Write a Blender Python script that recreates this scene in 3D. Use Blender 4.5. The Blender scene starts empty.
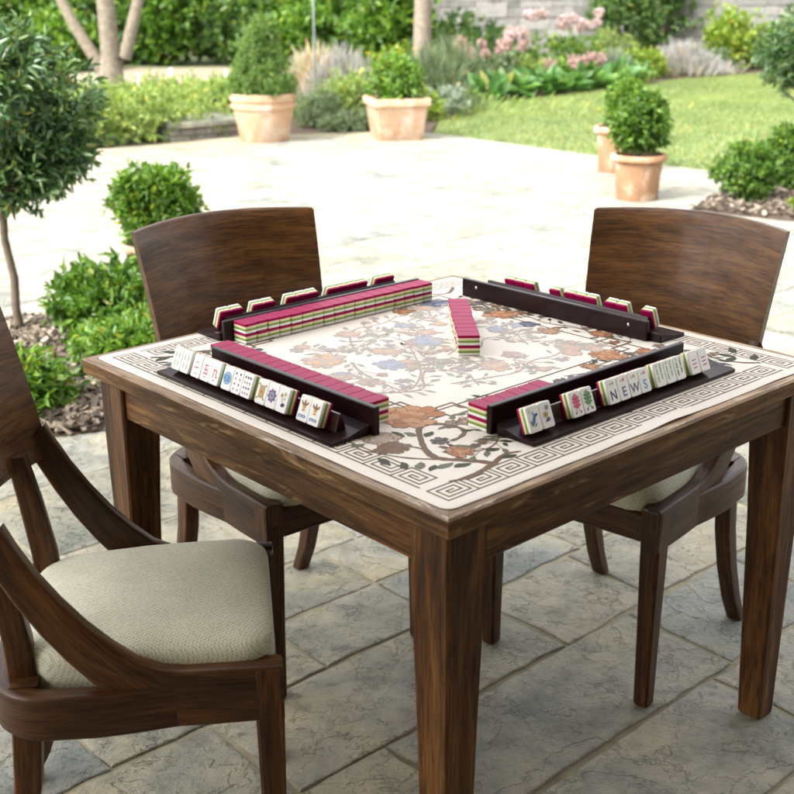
import bpy, math, random
import numpy as np
from mathutils import Vector, Matrix

R = math.radians
rng = np.random.default_rng(7)
random.seed(7)
S = bpy.context.scene

# ------------------------------------------------------------------ camera, world, sun, exposure
CAM_H = 1.43618
PITCH, ROLL, FPX = 0.333526, -0.00681483, 1188.32
cam = bpy.data.cameras.new('camera')
cam.sensor_width = 36
cam.lens = FPX / 794 * 36
cam.clip_start, cam.clip_end = 0.05, 2000
cam.dof.use_dof = True
cam.dof.focus_distance = 2.15
cam.dof.aperture_fstop = 6.3
co = bpy.data.objects.new('camera', cam)
S.collection.objects.link(co)
c_, s_ = math.cos(PITCH), math.sin(PITCH)
rt, up, fw = Vector((1, 0, 0)), Vector((0, s_, c_)), Vector((0, c_, -s_))
cr, sr = math.cos(ROLL), math.sin(ROLL)
r2, u2 = rt * cr + up * sr, up * cr - rt * sr
M = Matrix((r2, u2, -fw)).transposed().to_4x4()
M.translation = (0, 0, CAM_H)
co.matrix_world = M
S.camera = co

SUN_EL, SUN_AZ = R(50), R(-128)            # azimuth from +Y towards +X
world = bpy.data.worlds.new('World')
S.world = world
world.use_nodes = True
wn = world.node_tree
sky = wn.nodes.new('ShaderNodeTexSky')
sky.sky_type = 'NISHITA'
sky.sun_disc = False
sky.sun_elevation = SUN_EL
sky.sun_rotation = SUN_AZ
sky.air_density, sky.dust_density, sky.ozone_density = 1.0, 4.0, 1.0
bg = wn.nodes['Background']
bg.inputs['Strength'].default_value = 0.15
hs = wn.nodes.new('ShaderNodeHueSaturation')          # thin bright cloud: paler than a clear blue sky
hs.inputs['Saturation'].default_value = .12
wn.links.new(sky.outputs[0], hs.inputs['Color'])
wn.links.new(hs.outputs[0], bg.inputs['Color'])
sl = bpy.data.lights.new('sun', 'SUN')
sl.energy = 1.05
sl.angle = R(10)
sl.color = (1.0, 0.99, 0.975)
so = bpy.data.objects.new('sun', sl)
S.collection.objects.link(so)
sd = Vector((math.sin(SUN_AZ) * math.cos(SUN_EL), math.cos(SUN_AZ) * math.cos(SUN_EL), math.sin(SUN_EL)))
so.rotation_euler = sd.to_track_quat('Z', 'Y').to_euler()
so.location = sd * 30
S.view_settings.view_transform = 'Standard'
S.view_settings.look = 'None'
S.view_settings.exposure = 2.25
S.view_settings.gamma = 1.0
S.view_settings.use_curve_mapping = False

ROOF_X0, ROOF_X1, ROOF_Y, ROOF_Z = -3.3, 4.2, 2.0, 3.1

# ------------------------------------------------------------------ small helpers
def tag(o, label=None, cat=None, group=None, kind=None):
    if label: o['label'] = label
    if cat: o['category'] = cat
    if group: o['group'] = group
    if kind: o['kind'] = kind
    return o

def empty(name, loc=(0, 0, 0), rz=0.0):
    o = bpy.data.objects.new(name, None)
    o.empty_display_size = 0.1
    o.location = loc
    o.rotation_euler = (0, 0, rz)
    S.collection.objects.link(o)
    return o

def link_mesh(name, me, parent=None):
    o = bpy.data.objects.new(name, me)
    S.collection.objects.link(o)
    if parent: o.parent = parent
    return o

def copy_tree(o, parent=None):
    c = o.copy()
    S.collection.objects.link(c)
    if parent: c.parent = parent
    for ch in list(o.children): copy_tree(ch, c)
    return c

class MB:
    """collects polygons; gco = per-vertex grain coordinate (first axis runs along the grain)"""
    def __init__(s):
        s.v, s.f, s.m, s.g, s.sm = [], [], [], [], []
    def add(s, vs, fs, mi=0, gs=None, smooth=False):
        b = len(s.v)
        s.v += [tuple(map(float, p)) for p in vs]
        s.g += [tuple(map(float, p)) for p in (gs if gs is not None else vs)]
        for f in fs:
            s.f.append(tuple(b + i for i in f)); s.m.append(mi); s.sm.append(smooth)
    def rbox(s, lo, hi, bev=0.003, axis=0, mi=0, top=None):
        """chamfered box; grain along axis"""
        lo, hi = np.array(lo, float), np.array(hi, float)
        c, h = (lo + hi) / 2, (hi - lo) / 2
        off = rng.uniform(-5, 5, 3)
        V, idx = [], {}
        for sx in (-1, 1):
            for sy in (-1, 1):
                for sz in (-1, 1):
                    for k in range(3):
                        p = np.array([sx, sy, sz]) * h
                        for j in range(3):
                            if j != k: p[j] -= np.sign(p[j]) * bev
                        idx[(sx, sy, sz, k)] = len(V); V.append(c + p)
        F = []
        for k in range(3):
            a, b = (k + 1) % 3, (k + 2) % 3
            for sg in (-1, 1):
                q = []
                for (x, y) in ((-1, -1), (1, -1), (1, 1), (-1, 1)):
                    t = [0, 0, 0]; t[k] = sg; t[a] = x; t[b] = y; q.append(idx[(*t, k)])
                F.append(q if sg > 0 else q[::-1])
        for k in range(3):
            a, b = (k + 1) % 3, (k + 2) % 3
            for x in (-1, 1):
                for y in (-1, 1):
                    t0 = [0, 0, 0]; t0[k] = -1; t0[a] = x; t0[b] = y
                    t1 = list(t0); t1[k] = 1
                    q = [idx[(*t0, a)], idx[(*t1, a)], idx[(*t1, b)], idx[(*t0, b)]]
                    F.append(q if x * y < 0 else q[::-1])
        for sx in (-1, 1):
            for sy in (-1, 1):
                for sz in (-1, 1):
                    q = [idx[(sx, sy, sz, k)] for k in range(3)]
                    F.append(q if sx * sy * sz > 0 else q[::-1])
        V = np.array(V)
        o1, o2 = [(1, 2), (0, 2), (0, 1)][axis]
        G = np.stack([V[:, axis], V[:, o1], V[:, o2]], 1) + off
        s.add(V, F, mi, G)
    def loft(s, rings, mi=0, cap=True, smooth=True, G=None, closed=True):
        """rings: list of equal-length point loops"""
        n = len(rings[0]); V = [p for r in rings for p in r]; F = []
        for i in range(len(rings) - 1):
            for j in range(n if closed else n - 1):
                k = (j + 1) % n
                F.append((i * n + j, i * n + k, (i + 1) * n + k, (i + 1) * n + j))
        if cap:
            F.append(tuple(range(n))[::-1]); F.append(tuple((len(rings) - 1) * n + j for j in range(n)))
        s.add(V, F, mi, G, smooth)
    def board(s, stations, mi=0, r=0.006):
        """swept board: station = (top point, bottom point, half-thickness vector)"""
        rings, G = [], []
        off = rng.uniform(-5, 5, 3); L = 0; pc = None
        for (t, b, w) in stations:
            t, b, w = np.array(t, float), np.array(b, float), np.array(w, float)
            c = (t + b) / 2; e = (t - b) / 2; he = np.linalg.norm(e); hw = np.linalg.norm(w)
            eu, wu = e / he, w / hw
            if pc is not None: L += np.linalg.norm(c - pc)
            pc = c
            ring = []
            rr = min(r, hw * .8, he * .8)
            for (a, d) in ((1, 1), (-1, 1), (-1, -1), (1, -1)):
                for (ka, kd) in (((1, 0), (.7, .3), (.3, .7), (0, 1)) if a * d > 0 else ((0, 1), (.3, .7), (.7, .3), (1, 0))):
                    # chamfer samples on a rounded corner
                    ang = math.atan2(kd, ka) if (ka or kd) else 0
                    x = (hw - rr) + rr * math.cos(ang); y = (he - rr) + rr * math.sin(ang)
                    ring.append(c + wu * a * x + eu * d * y)
                    G.append(np.array([L, a * x, d * y]) + off)
            rings.append(ring)
        s.loft(rings, mi, True, True, G)
    def lathe(s, prof, n=40, mi=0, c=(0, 0, 0), cap=False):
        rings = [[(c[0] + r * math.cos(2 * math.pi * j / n), c[1] + r * math.sin(2 * math.pi * j / n), c[2] + z) for j in range(n)] for r, z in prof]
        s.loft(rings, mi, cap, True)
    def tube(s, pts, rad, n=10, mi=0):
        rings = []; P = [np.array(p, float) for p in pts]
        for i, p in enumerate(P):
            d = P[min(i + 1, len(P) - 1)] - P[max(i - 1, 0)]; d /= np.linalg.norm(d)
            a = np.cross(d, (0, 0, 1) if abs(d[2]) < .9 else (1, 0, 0)); a /= np.linalg.norm(a); b = np.cross(d, a)
            r = rad[i] if hasattr(rad, '__len__') else rad
            rings.append([p + r * (a * math.cos(t) + b * math.sin(t)) for t in np.linspace(0, 2 * math.pi, n, endpoint=False)])
        s.loft(rings, mi, True, True)
    def mesh(s, name, mats):
        me = bpy.data.meshes.new(name)
        me.from_pydata(s.v, [], s.f)
        for m in (mats if isinstance(mats, (list, tuple)) else [mats]): me.materials.append(m)
        me.polygons.foreach_set('material_index', s.m)
        me.polygons.foreach_set('use_smooth', s.sm)
        at = me.attributes.new('gco', 'FLOAT_VECTOR', 'POINT')
        at.data.foreach_set('vector', np.array(s.g, np.float32).ravel())
        me.update()
        return me
    def build(s, name, mats, parent=None):
        me = s.mesh(name, mats)
        o = link_mesh(name, me, parent)
        return o

def autosmooth(o, ang=35):
    """mark sharp edges by angle so rounded pieces shade smoothly and corners stay crisp"""
    me = o.data
    me.set_sharp_from_angle(angle=R(ang))
    return o

# ------------------------------------------------------------------ materials
def newmat(name):
    m = bpy.data.materials.new(name); m.use_nodes = True
    nt = m.node_tree; b = nt.nodes['Principled BSDF']
    return m, nt, b

def nd(nt, t, **kw):
    n = nt.nodes.new(t)
    for k, v in kw.items():
        if k.startswith('i_'): n.inputs[k[2:].replace('_', ' ')].default_value = v
        else: setattr(n, k, v)
    return n

def ramp(nt, fac, stops, interp='LINEAR'):
    n = nt.nodes.new('ShaderNodeValToRGB'); n.color_ramp.interpolation = interp
    e = n.color_ramp.elements
    while len(e) < len(stops): e.new(.5)
    for i, (p, c) in enumerate(stops):
        e[i].position = p; e[i].color = (*c, 1) if len(c) == 3 else c
    nt.links.new(fac, n.inputs[0]); return n

def mix(nt, fac, a, b, blend='MIX'):
    n = nt.nodes.new('ShaderNodeMix'); n.data_type = 'RGBA'; n.blend_type = blend
    for i, x in ((0, fac), (6, a), (7, b)):
        if hasattr(x, 'links'): nt.links.new(x, n.inputs[i])
        else: n.inputs[i].default_value = x if i == 0 else ((*x, 1) if len(x) == 3 else x)
    return n.outputs[2]

def noise(nt, vec, scale, detail=5, rough=.55, dist=0.0, sc=None):
    if sc:
        mp = nt.nodes.new('ShaderNodeMapping'); mp.inputs['Scale'].default_value = sc
        nt.links.new(vec, mp.inputs[0]); vec = mp.outputs[0]
    n = nd(nt, 'ShaderNodeTexNoise', i_Scale=scale, i_Detail=detail, i_Roughness=rough, i_Distortion=dist)
    nt.links.new(vec, n.inputs['Vector']); return n.outputs['Fac']

def bump(nt, b, h, strength=.3, dist=.002):
    n = nd(nt, 'ShaderNodeBump', i_Strength=strength, i_Distance=dist)
    nt.links.new(h, n.inputs['Height']); nt.links.new(n.outputs[0], b.inputs['Normal']); return n

def objco(nt): return nt.nodes.new('ShaderNodeTexCoord').outputs['Object']
def gco(nt):
    a = nt.nodes.new('ShaderNodeAttribute'); a.attribute_name = 'gco'; return a.outputs['Vector']

def wood(name, dark, mid, light, rough=.38, worn=None, coat=.0, gl=1.0, soft=0.0):
    m, nt, b = newmat(name); g = gco(nt)
    n1 = noise(nt, g, 1.0, 9, .66, .35, (3.0 * gl, 32, 32))
    n2 = noise(nt, g, 1.0, 6, .62, .15, (13 * gl, 210, 210))
    n3 = noise(nt, g, 1.0, 3, .5, .8, (1.6, 7, 7))
    c1 = ramp(nt, n1, [(.30 - soft, dark), (.50, mid), (.72 + soft, light)])
    c2 = ramp(nt, n2, [(.38, (.38, .37, .36)), (.56, (1.14, 1.12, 1.08))])
    col = mix(nt, .85, c1.outputs[0], c2.outputs[0], 'MULTIPLY')
    c3 = ramp(nt, n3, [(.32, (.62, .60, .58)), (.66, (1.25, 1.2, 1.12))])
    col = mix(nt, .8, col, c3.outputs[0], 'MULTIPLY')
    if worn:
        n4 = noise(nt, g, 1.0, 7, .7, 1.0, (5, 38, 38))
        f = ramp(nt, n4, [(.58, (0, 0, 0)), (.68, (1, 1, 1))])
        col = mix(nt, f.outputs[0], col, worn)
    nt.links.new(col, b.inputs['Base Color'])
    rr = ramp(nt, n1, [(.3, (rough + .14,) * 3), (.7, (rough - .06,) * 3)])
    nt.links.new(rr.outputs[0], b.inputs['Roughness'])
    b.inputs['Specular IOR Level'].default_value = .22
    b.inputs['Coat Weight'].default_value = coat
    b.inputs['Coat Roughness'].default_value = .12
    bump(nt, b, mix(nt, .5, n1, n2), .35, .0015)
    return m

W_TABLE = wood('table_wood', (0.029, 0.011, 0.0029), (0.112, 0.046, 0.0123), (0.262, 0.130, 0.0380), .42, (.30, .165, .075))
W_LEG = wood('table_leg_wood', (0.027, 0.010, 0.0029), (0.105, 0.043, 0.0114), (0.242, 0.117, 0.0323), .42)
W_RIM = wood('bleached_rim_wood', (.170, .108, .062), (.36, .25, .165), (.53, .42, .31), .5, (.62, .53, .43))
W_CHAIR = wood('chair_wood', (0.019, 0.006, 0.0019), (0.062, 0.024, 0.0066), (0.131, 0.055, 0.0152), .36, None, .12)
W_BACK = wood('chair_panel_wood', (0.033, 0.013, 0.0038), (0.102, 0.043, 0.0123), (0.218, 0.106, 0.0323), .38, None, .12, 1.5, .10)

W_EDGE = wood('table_edge_wood', (0.049, 0.021, 0.0066), (0.155, 0.076, 0.0238), (0.301, 0.178, 0.0646), .45, (.36, .22, .11))

def plain(name, col, rough=.5, spec=.5, var=None, vs=30, bmp=0, bs=200, metal=0):
    m, nt, b = newmat(name)
    b.inputs['Roughness'].default_value = rough
    b.inputs['Specular IOR Level'].default_value = spec
    b.inputs['Metallic'].default_value = metal
    if var:
        n = noise(nt, objco(nt), vs, 5, .6)
        nt.links.new(ramp(nt, n, [(.3, col), (.7, var)]).outputs[0], b.inputs['Base Color'])
    else: b.inputs['Base Color'].default_value = (*col, 1)
    if bmp: bump(nt, b, noise(nt, objco(nt), bs, 4), bmp, .001)
    return m

LACQ = plain('dark_lacquer', (.011, .003, .004), .3, .22, (.018, .005, .006), 40)
LACQ2 = plain('burgundy_lacquer', (.024, .0045, .007), .28, .45, (.034, .007, .010), 40)
STEEL = plain('stud_steel', (.6, .6, .58), .3, .5, metal=1)
T_PINK = plain('tile_magenta', (.31, .004, .066), .40, .12, (.35, .006, .080), 25)
T_CREAM = plain('tile_cream', (.80, .70, .46), .35)
T_GREEN = plain('tile_green', (.20, .33, .035), .35)
T_WHITE = plain('tile_white', (.88, .88, .86), .25)
TILE_MATS = [T_PINK, T_CREAM, T_GREEN, T_WHITE]

def fabric():
    m, nt, b = newmat('woven_seat_fabric'); o = objco(nt)
    mp = nt.nodes.new('ShaderNodeMapping'); mp.inputs['Rotation'].default_value = (.5, .35, R(38))
    nt.links.new(o, mp.inputs[0])
    vo = nd(nt, 'ShaderNodeTexVoronoi', i_Scale=235.0, i_Randomness=.25); nt.links.new(mp.outputs[0], vo.inputs['Vector'])
    w = vo.outputs['Distance']
    wr = ramp(nt, w, [(.25, (.67, .66, .54)), (.52, (.58, .57, .45)), (.80, (.29, .275, .19))])
    n = noise(nt, o, 9, 4, .6)
    c = mix(nt, 1.0, wr.outputs[0], ramp(nt, n, [(.3, (.88, .88, .86)), (.7, (1.06, 1.05, 1.02))]).outputs[0], 'MULTIPLY')
    nt.links.new(c, b.inputs['Base Color'])
    b.inputs['Roughness'].default_value = .85
    b.inputs['Specular IOR Level'].default_value = .2
    b.inputs['Sheen Weight'].default_value = .15
    bump(nt, b, w, -.35, .001)
    return m
FABRIC = fabric()

def cloth_mat():
    m, nt, b = newmat('table_cover_fabric'); o = objco(nt)
    n = noise(nt, o, 6, 3); f = noise(nt, o, 900, 2)
    c = ramp(nt, n, [(.3, (.72, .65, .58)), (.7, (.77, .705, .635))]).outputs[0]
    nt.links.new(c, b.inputs['Base Color']); b.inputs['Roughness'].default_value = .6
    b.inputs['Specular IOR Level'].default_value = .3
    bump(nt, b, f, .15, .0004)
    return m
CLOTH = cloth_mat()

def prn(name, c):
    return plain('print_' + name, c, .62, .25, tuple(x * .8 for x in c), 55)
PRINT = {k: prn(k, c) for k, c in dict(
    brown=(.17, .10, .055), key=(.13, .075, .045), dkleaf=(.055, .060, .035), leaf=(.15, .155, .10), rust=(.43, .18, .08),
    orange=(.52, .27, .14), blue=(.20, .24, .36), dusk=(.09, .10, .16), tan=(.42, .32, .24), cocoa=(.19, .12, .08),
    pbrown=(.46, .375, .33), pleaf=(.42, .41, .36), pblue=(.41, .45, .55), porange=(.66, .47, .33), pdusk=(.40, .42, .49), ppink=(.57, .45, .41)).items()}
PK = list(PRINT)
PI_ = {k: i for i, k in enumerate(PK)}

def stone_mat(name):
    m, nt, b = newmat(name); o = objco(nt)
    isl = nt.nodes.new('ShaderNodeNewGeometry').outputs['Random Per Island']
    base = ramp(nt, isl, [(0, (.315, .30, .235)), (.25, (.39, .355, .275)), (.5, (.28, .285, .255)), (.75, (.415, .385, .31)), (1, (.34, .328, .28))]).outputs[0]
    # every slab samples its own patch of the noise fields
    va = nd(nt, 'ShaderNodeVectorMath', operation='MULTIPLY_ADD')
    cb = nt.nodes.new('ShaderNodeCombineXYZ')
    for i in range(3): nt.links.new(isl, cb.inputs[i])
    nt.links.new(cb.outputs[0], va.inputs[0]); va.inputs[1].default_value = (37, 53, 71); nt.links.new(o, va.inputs[2])
    p = va.outputs[0]
    n1 = noise(nt, p, 3.4, 7, .62, .3)
    n2 = noise(nt, p, 14, 9, .72, .1)
    n3 = noise(nt, p, 70, 6, .7)
    c = mix(nt, 1.0, base, ramp(nt, n1, [(.34, (.58, .63, .64)), (.5, (1, 1, 1.0)), (.66, (1.34, 1.25, 1.03))]).outputs[0], 'MULTIPLY')
    c = mix(nt, .75, c, ramp(nt, n2, [(.33, (.50, .52, .50)), (.5, (1, 1, 1)), (.70, (1.34, 1.28, 1.16))]).outputs[0], 'MULTIPLY')
    # riven plates: terraces of two noise fields, relief shade and highlights painted into the colour along their edges
    def terraces(src, k):
        ml = nd(nt, 'ShaderNodeMath', operation='MULTIPLY'); ml.inputs[1].default_value = k; nt.links.new(src, ml.inputs[0])
        fl = nd(nt, 'ShaderNodeMath', operation='FLOOR'); nt.links.new(ml.outputs[0], fl.inputs[0])
        fr = nd(nt, 'ShaderNodeMath', operation='FRACT'); nt.links.new(ml.outputs[0], fr.inputs[0])
        sm = ramp(nt, fr.outputs[0], [(0, (0, 0, 0)), (.07, (1, 1, 1))]).outputs[0]
        ad = nd(nt, 'ShaderNodeMath', operation='ADD'); nt.links.new(fl.outputs[0], ad.inputs[0]); nt.links.new(sm, ad.inputs[1])
        dv = nd(nt, 'ShaderNodeMath', operation='DIVIDE'); dv.inputs[1].default_value = k; nt.links.new(ad.outputs[0], dv.inputs[0])
        return dv.outputs[0], fr.outputs[0]
    h1, f1 = terraces(noise(nt, p, 2.6, 8, .60, .25), 9)
    h2, f2 = terraces(noise(nt, p, 6.5, 8, .62, .15), 6)
    c = mix(nt, .58, c, ramp(nt, f1, [(0, (.22, .22, .19)), (.055, (.85, .85, .82)), (.10, (1.12, 1.1, 1.05)), (.3, (1, 1, 1))]).outputs[0], 'MULTIPLY')
    c = mix(nt, .32, c, ramp(nt, f2, [(0, (.3, .3, .27)), (.05, (.95, .95, .92)), (.12, (1.15, 1.13, 1.08)), (.3, (1, 1, 1))]).outputs[0], 'MULTIPLY')
    # a few pale tan veins
    vo = nd(nt, 'ShaderNodeTexVoronoi', feature='DISTANCE_TO_EDGE', i_Scale=1.5)
    wv = mix(nt, .13, p, nd(nt, 'ShaderNodeTexNoise', i_Scale=5.0, i_Detail=6.0).outputs['Color'])
    nt.links.new(wv, vo.inputs['Vector'])
    vm = ramp(nt, vo.outputs['Distance'], [(0, (1, 1, 1)), (.006, (.8, .8, .8)), (.018, (0, 0, 0))]).outputs[0]
    vk = mix(nt, 1.0, vm, ramp(nt, n1, [(.45, (0, 0, 0)), (.6, (.75, .75, .75))]).outputs[0], 'MULTIPLY')
    c = mix(nt, vk, c, (.42, .36, .235))
    nt.links.new(c, b.inputs['Base Color'])
    rr = ramp(nt, n2, [(.3, (.52,) * 3), (.7, (.24,) * 3)])
    nt.links.new(rr.outputs[0], b.inputs['Roughness'])
    b.inputs['Specular IOR Level'].default_value = .4
    h = mix(nt, .35, h1, h2)
    h = mix(nt, .22, h, n2)
    h = mix(nt, .07, h, n3)
    bump(nt, b, h, 1.0, .11)
    return m
STONE = stone_mat('riven_flagstone')
MORTAR = plain('pale_mortar', (.22, .20, .135), .85, .2, (.34, .305, .21), 25, .6, 120)

def soil(name, a, b_, scale):
    m, nt, b = newmat(name); o = objco(nt)
    n = noise(nt, o, scale, 8, .7)
    nt.links.new(ramp(nt, n, [(.3, a), (.7, b_)]).outputs[0], b.inputs['Base Color'])
    b.inputs['Roughness'].default_value = .95; b.inputs['Specular IOR Level'].default_value = .15
    bump(nt, b, noise(nt, o, scale * 3, 6), .8, .03)
    return m
SOIL = soil('dark_mulch_soil', (.035, .024, .017), (.11, .08, .06), 9)
EARTH = soil('meadow_ground', (.05, .06, .025), (.12, .13, .06), 1.5)
GRAVEL = soil('dry_gravel', (.20, .165, .11), (.30, .25, .18), 8)
LAWN = soil('lawn_turf', (.13, .18, .085), (.24, .27, .14), 1.6)

def chip_mat():
    m, nt, b = newmat('bark_chips')
    isl = nt.nodes.new('ShaderNodeNewGeometry').outputs['Random Per Island']
    c = ramp(nt, isl, [(0, (.035, .025, .016)), (.4, (.085, .062, .042)), (.75, (.165, .125, .088)), (1, (.33, .28, .21))])
    nt.links.new(c.outputs[0], b.inputs['Base Color']); b.inputs['Roughness'].default_value = .8
    return m
CHIP = chip_mat()

def terracotta(name, a, b_):
    m, nt, b = newmat(name); o = objco(nt)
    n = noise(nt, o, 5, 6, .6, .6); n2 = noise(nt, o, 40, 5)
    c = ramp(nt, n, [(.32, a), (.52, b_), (.68, (.62, .50, .42))]).outputs[0]
    c = mix(nt, .3, c, ramp(nt, n2, [(.35, (.7, .7, .7)), (.65, (1.1, 1.1, 1.1))]).outputs[0], 'MULTIPLY')
    nt.links.new(c, b.inputs['Base Color']); b.inputs['Roughness'].default_value = .85
    b.inputs['Specular IOR Level'].default_value = .2
    bump(nt, b, n2, .3, .004)
    return m
TERRA = terracotta('pale_terracotta', (.43, .265, .16), (.52, .345, .225))
TERRA2 = terracotta('brown_terracotta', (.28, .155, .085), (.36, .21, .12))

def leafmat(name, a, b_, c_, rough=.42, trans=.35, ns=5.0):
    m, nt, b = newmat(name); o = objco(nt)
    isl = nt.nodes.new('ShaderNodeNewGeometry').outputs['Random Per Island']
    col = ramp(nt, isl, [(0, a), (.55, b_), (.955, c_), (.985, tuple(x * y for x, y in zip(c_, (1.5, .95, .7))))]).outputs[0]
    n = noise(nt, o, ns, 4)
    col = mix(nt, .8, col, ramp(nt, n, [(.3, (.68, .74, .72)), (.7, (1.25, 1.2, 1.05))]).outputs[0], 'MULTIPLY')
    nt.links.new(col, b.inputs['Base Color'])
    b.inputs['Roughness'].default_value = rough; b.inputs['Specular IOR Level'].default_value = .45
    t = nt.nodes.new('ShaderNodeBsdfTranslucent')
    nt.links.new(mix(nt, 1.0, col, (1.25, 1.35, .6), 'MULTIPLY'), t.inputs['Color'])
    ms = nt.nodes.new('ShaderNodeMixShader'); ms.inputs[0].default_value = trans
    nt.links.new(b.outputs[0], ms.inputs[1]); nt.links.new(t.outputs[0], ms.inputs[2])
    nt.links.new(ms.outputs[0], nt.nodes['Material Output'].inputs['Surface'])
    return m
L_BAY = leafmat('bay_leaf', (.040, .098, .044), (.085, .165, .066), (.20, .28, .115), .28, .28)
L_BOX = leafmat('box_leaf', (0.037, 0.091, 0.015), (0.091, 0.189, 0.024), (0.171, 0.293, 0.043))
L_BRIGHT = leafmat('fresh_leaf', (0.053, 0.129, 0.017), (0.117, 0.233, 0.029), (0.222, 0.339, 0.058))
L_LIME = leafmat('lime_leaf', (0.106, 0.180, 0.021), (0.202, 0.297, 0.032), (0.318, 0.382, 0.063))
L_CONE = leafmat('conifer_needles', (.075, .15, .035), (.13, .225, .055), (.20, .30, .085), .6)
L_DARK = leafmat('laurel_leaf', (0.040, 0.088, 0.026), (0.085, 0.164, 0.040), (0.170, 0.271, 0.072), .35)
L_SAGE = leafmat('sage_leaf', (0.090, 0.138, 0.079), (0.159, 0.212, 0.127), (0.244, 0.286, 0.191), .6)
L_GREY = leafmat('silver_leaf', (0.202, 0.250, 0.212), (0.286, 0.339, 0.297), (0.382, 0.424, 0.382), .6)
L_BLUE = leafmat('lavender_spikes', (0.297, 0.286, 0.350), (0.382, 0.361, 0.424), (0.488, 0.457, 0.488), .7)
L_HOSTA = leafmat('hosta_leaf', (0.063, 0.159, 0.048), (0.117, 0.244, 0.079), (0.233, 0.361, 0.159), .35)
L_MEAD = leafmat('meadow_leaf', (0.155, 0.238, 0.059), (0.250, 0.336, 0.095), (0.368, 0.436, 0.155), .6)
L_GRASS = leafmat('grass_blade', (0.117, 0.180, 0.048), (0.192, 0.263, 0.077), (0.314, 0.327, 0.140), .6, .35, .8)
F_PINK = leafmat('pink_petals', (.48, .33, .42), (.58, .44, .53), (.68, .57, .63), .7, .3)
F_ROSE = leafmat('dusky_pink_petals', (.42, .25, .27), (.50, .34, .37), (.60, .46, .48), .7, .3)
F_PALE = leafmat('pale_plume_petals', (.48, .42, .36), (.58, .50, .44), (.66, .58, .52), .7, .3)
BARK = plain('grey_bark', (.17, .135, .10), .9, .2, (.31, .26, .20), 18, .8, 40)
BARK2 = plain('brown_bark', (.085, .065, .045), .9, .2, (.17, .135, .10), 30, .8, 80)
WSTONE, _nt, _b = newmat('rubble_stone')
_i = _nt.nodes.new('ShaderNodeNewGeometry').outputs['Random Per Island']
_c = ramp(_nt, _i, [(0, (.15, .142, .125)), (.4, (.24, .228, .205)), (.75, (.33, .312, .28)), (1, (.20, .195, .182))]).outputs[0]
_c = mix(_nt, .6, _c, ramp(_nt, noise(_nt, objco(_nt), 7, 6), [(.3, (.6, .6, .6)), (.7, (1.2, 1.2, 1.2))]).outputs[0], 'MULTIPLY')
_nt.links.new(_c, _b.inputs['Base Color']); _b.inputs['Roughness'].default_value = .9
bump(_nt, _b, noise(_nt, objco(_nt), 20, 6), .7, .02)

# ------------------------------------------------------------------ foliage
def unit(a): return a / np.maximum(np.linalg.norm(a, axis=1, keepdims=True), 1e-9)

def leaf_arrays(P, D, L, W, fold=.18, bend=.15):
    """one folded, bent leaf (6 verts, 4 tris) per point: P base, D axis, L length, W width"""
    n = len(P); D = unit(D)
    rnd = unit(rng.normal(size=(n, 3)) + np.array([0, 0, 1.0]))
    Sd = unit(np.cross(D, rnd)); N = np.cross(Sd, D)
    L = np.asarray(L).reshape(-1, 1) * np.ones((n, 1)); W = np.asarray(W).reshape(-1, 1) * np.ones((n, 1))
    v = np.empty((n, 6, 3))
    v[:, 0] = P
    v[:, 1] = P + D * L * .38 + Sd * W * .5 + N * W * fold
    v[:, 2] = P + D * L * .72 + Sd * W * .36 + N * (W * fold - L * bend * .5)
    v[:, 3] = P + D * L - N * L * bend
    v[:, 4] = P + D * L * .72 - Sd * W * .36 + N * (W * fold - L * bend * .5)
    v[:, 5] = P + D * L * .38 - Sd * W * .5 + N * W * fold
    f = np.array([[0, 3, 2, 1], [0, 5, 4, 3]])
    idx = (np.arange(n) * 6)[:, None, None] + f[None]
    return v.reshape(-1, 3), idx.reshape(-1, 4)

def quad_mesh(name, v, f, mats, mi=None):
    me = bpy.data.meshes.new(name)
    me.vertices.add(len(v)); me.vertices.foreach_set('co', v.astype(np.float32).ravel())
    k = f.shape[1]
    me.loops.add(f.size); me.loops.foreach_set('vertex_index', f.astype(np.int32).ravel())
    me.polygons.add(len(f)); me.polygons.foreach_set('loop_start', np.arange(0, f.size, k, dtype=np.int32))
    me.polygons.foreach_set('loop_total', np.full(len(f), k, np.int32))
    for m in (mats if isinstance(mats, (list, tuple)) else [mats]): me.materials.append(m)
    if mi is not None: me.polygons.foreach_set('material_index', mi.astype(np.int32))
    me.update(calc_edges=True); me.validate()
    return me

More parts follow.
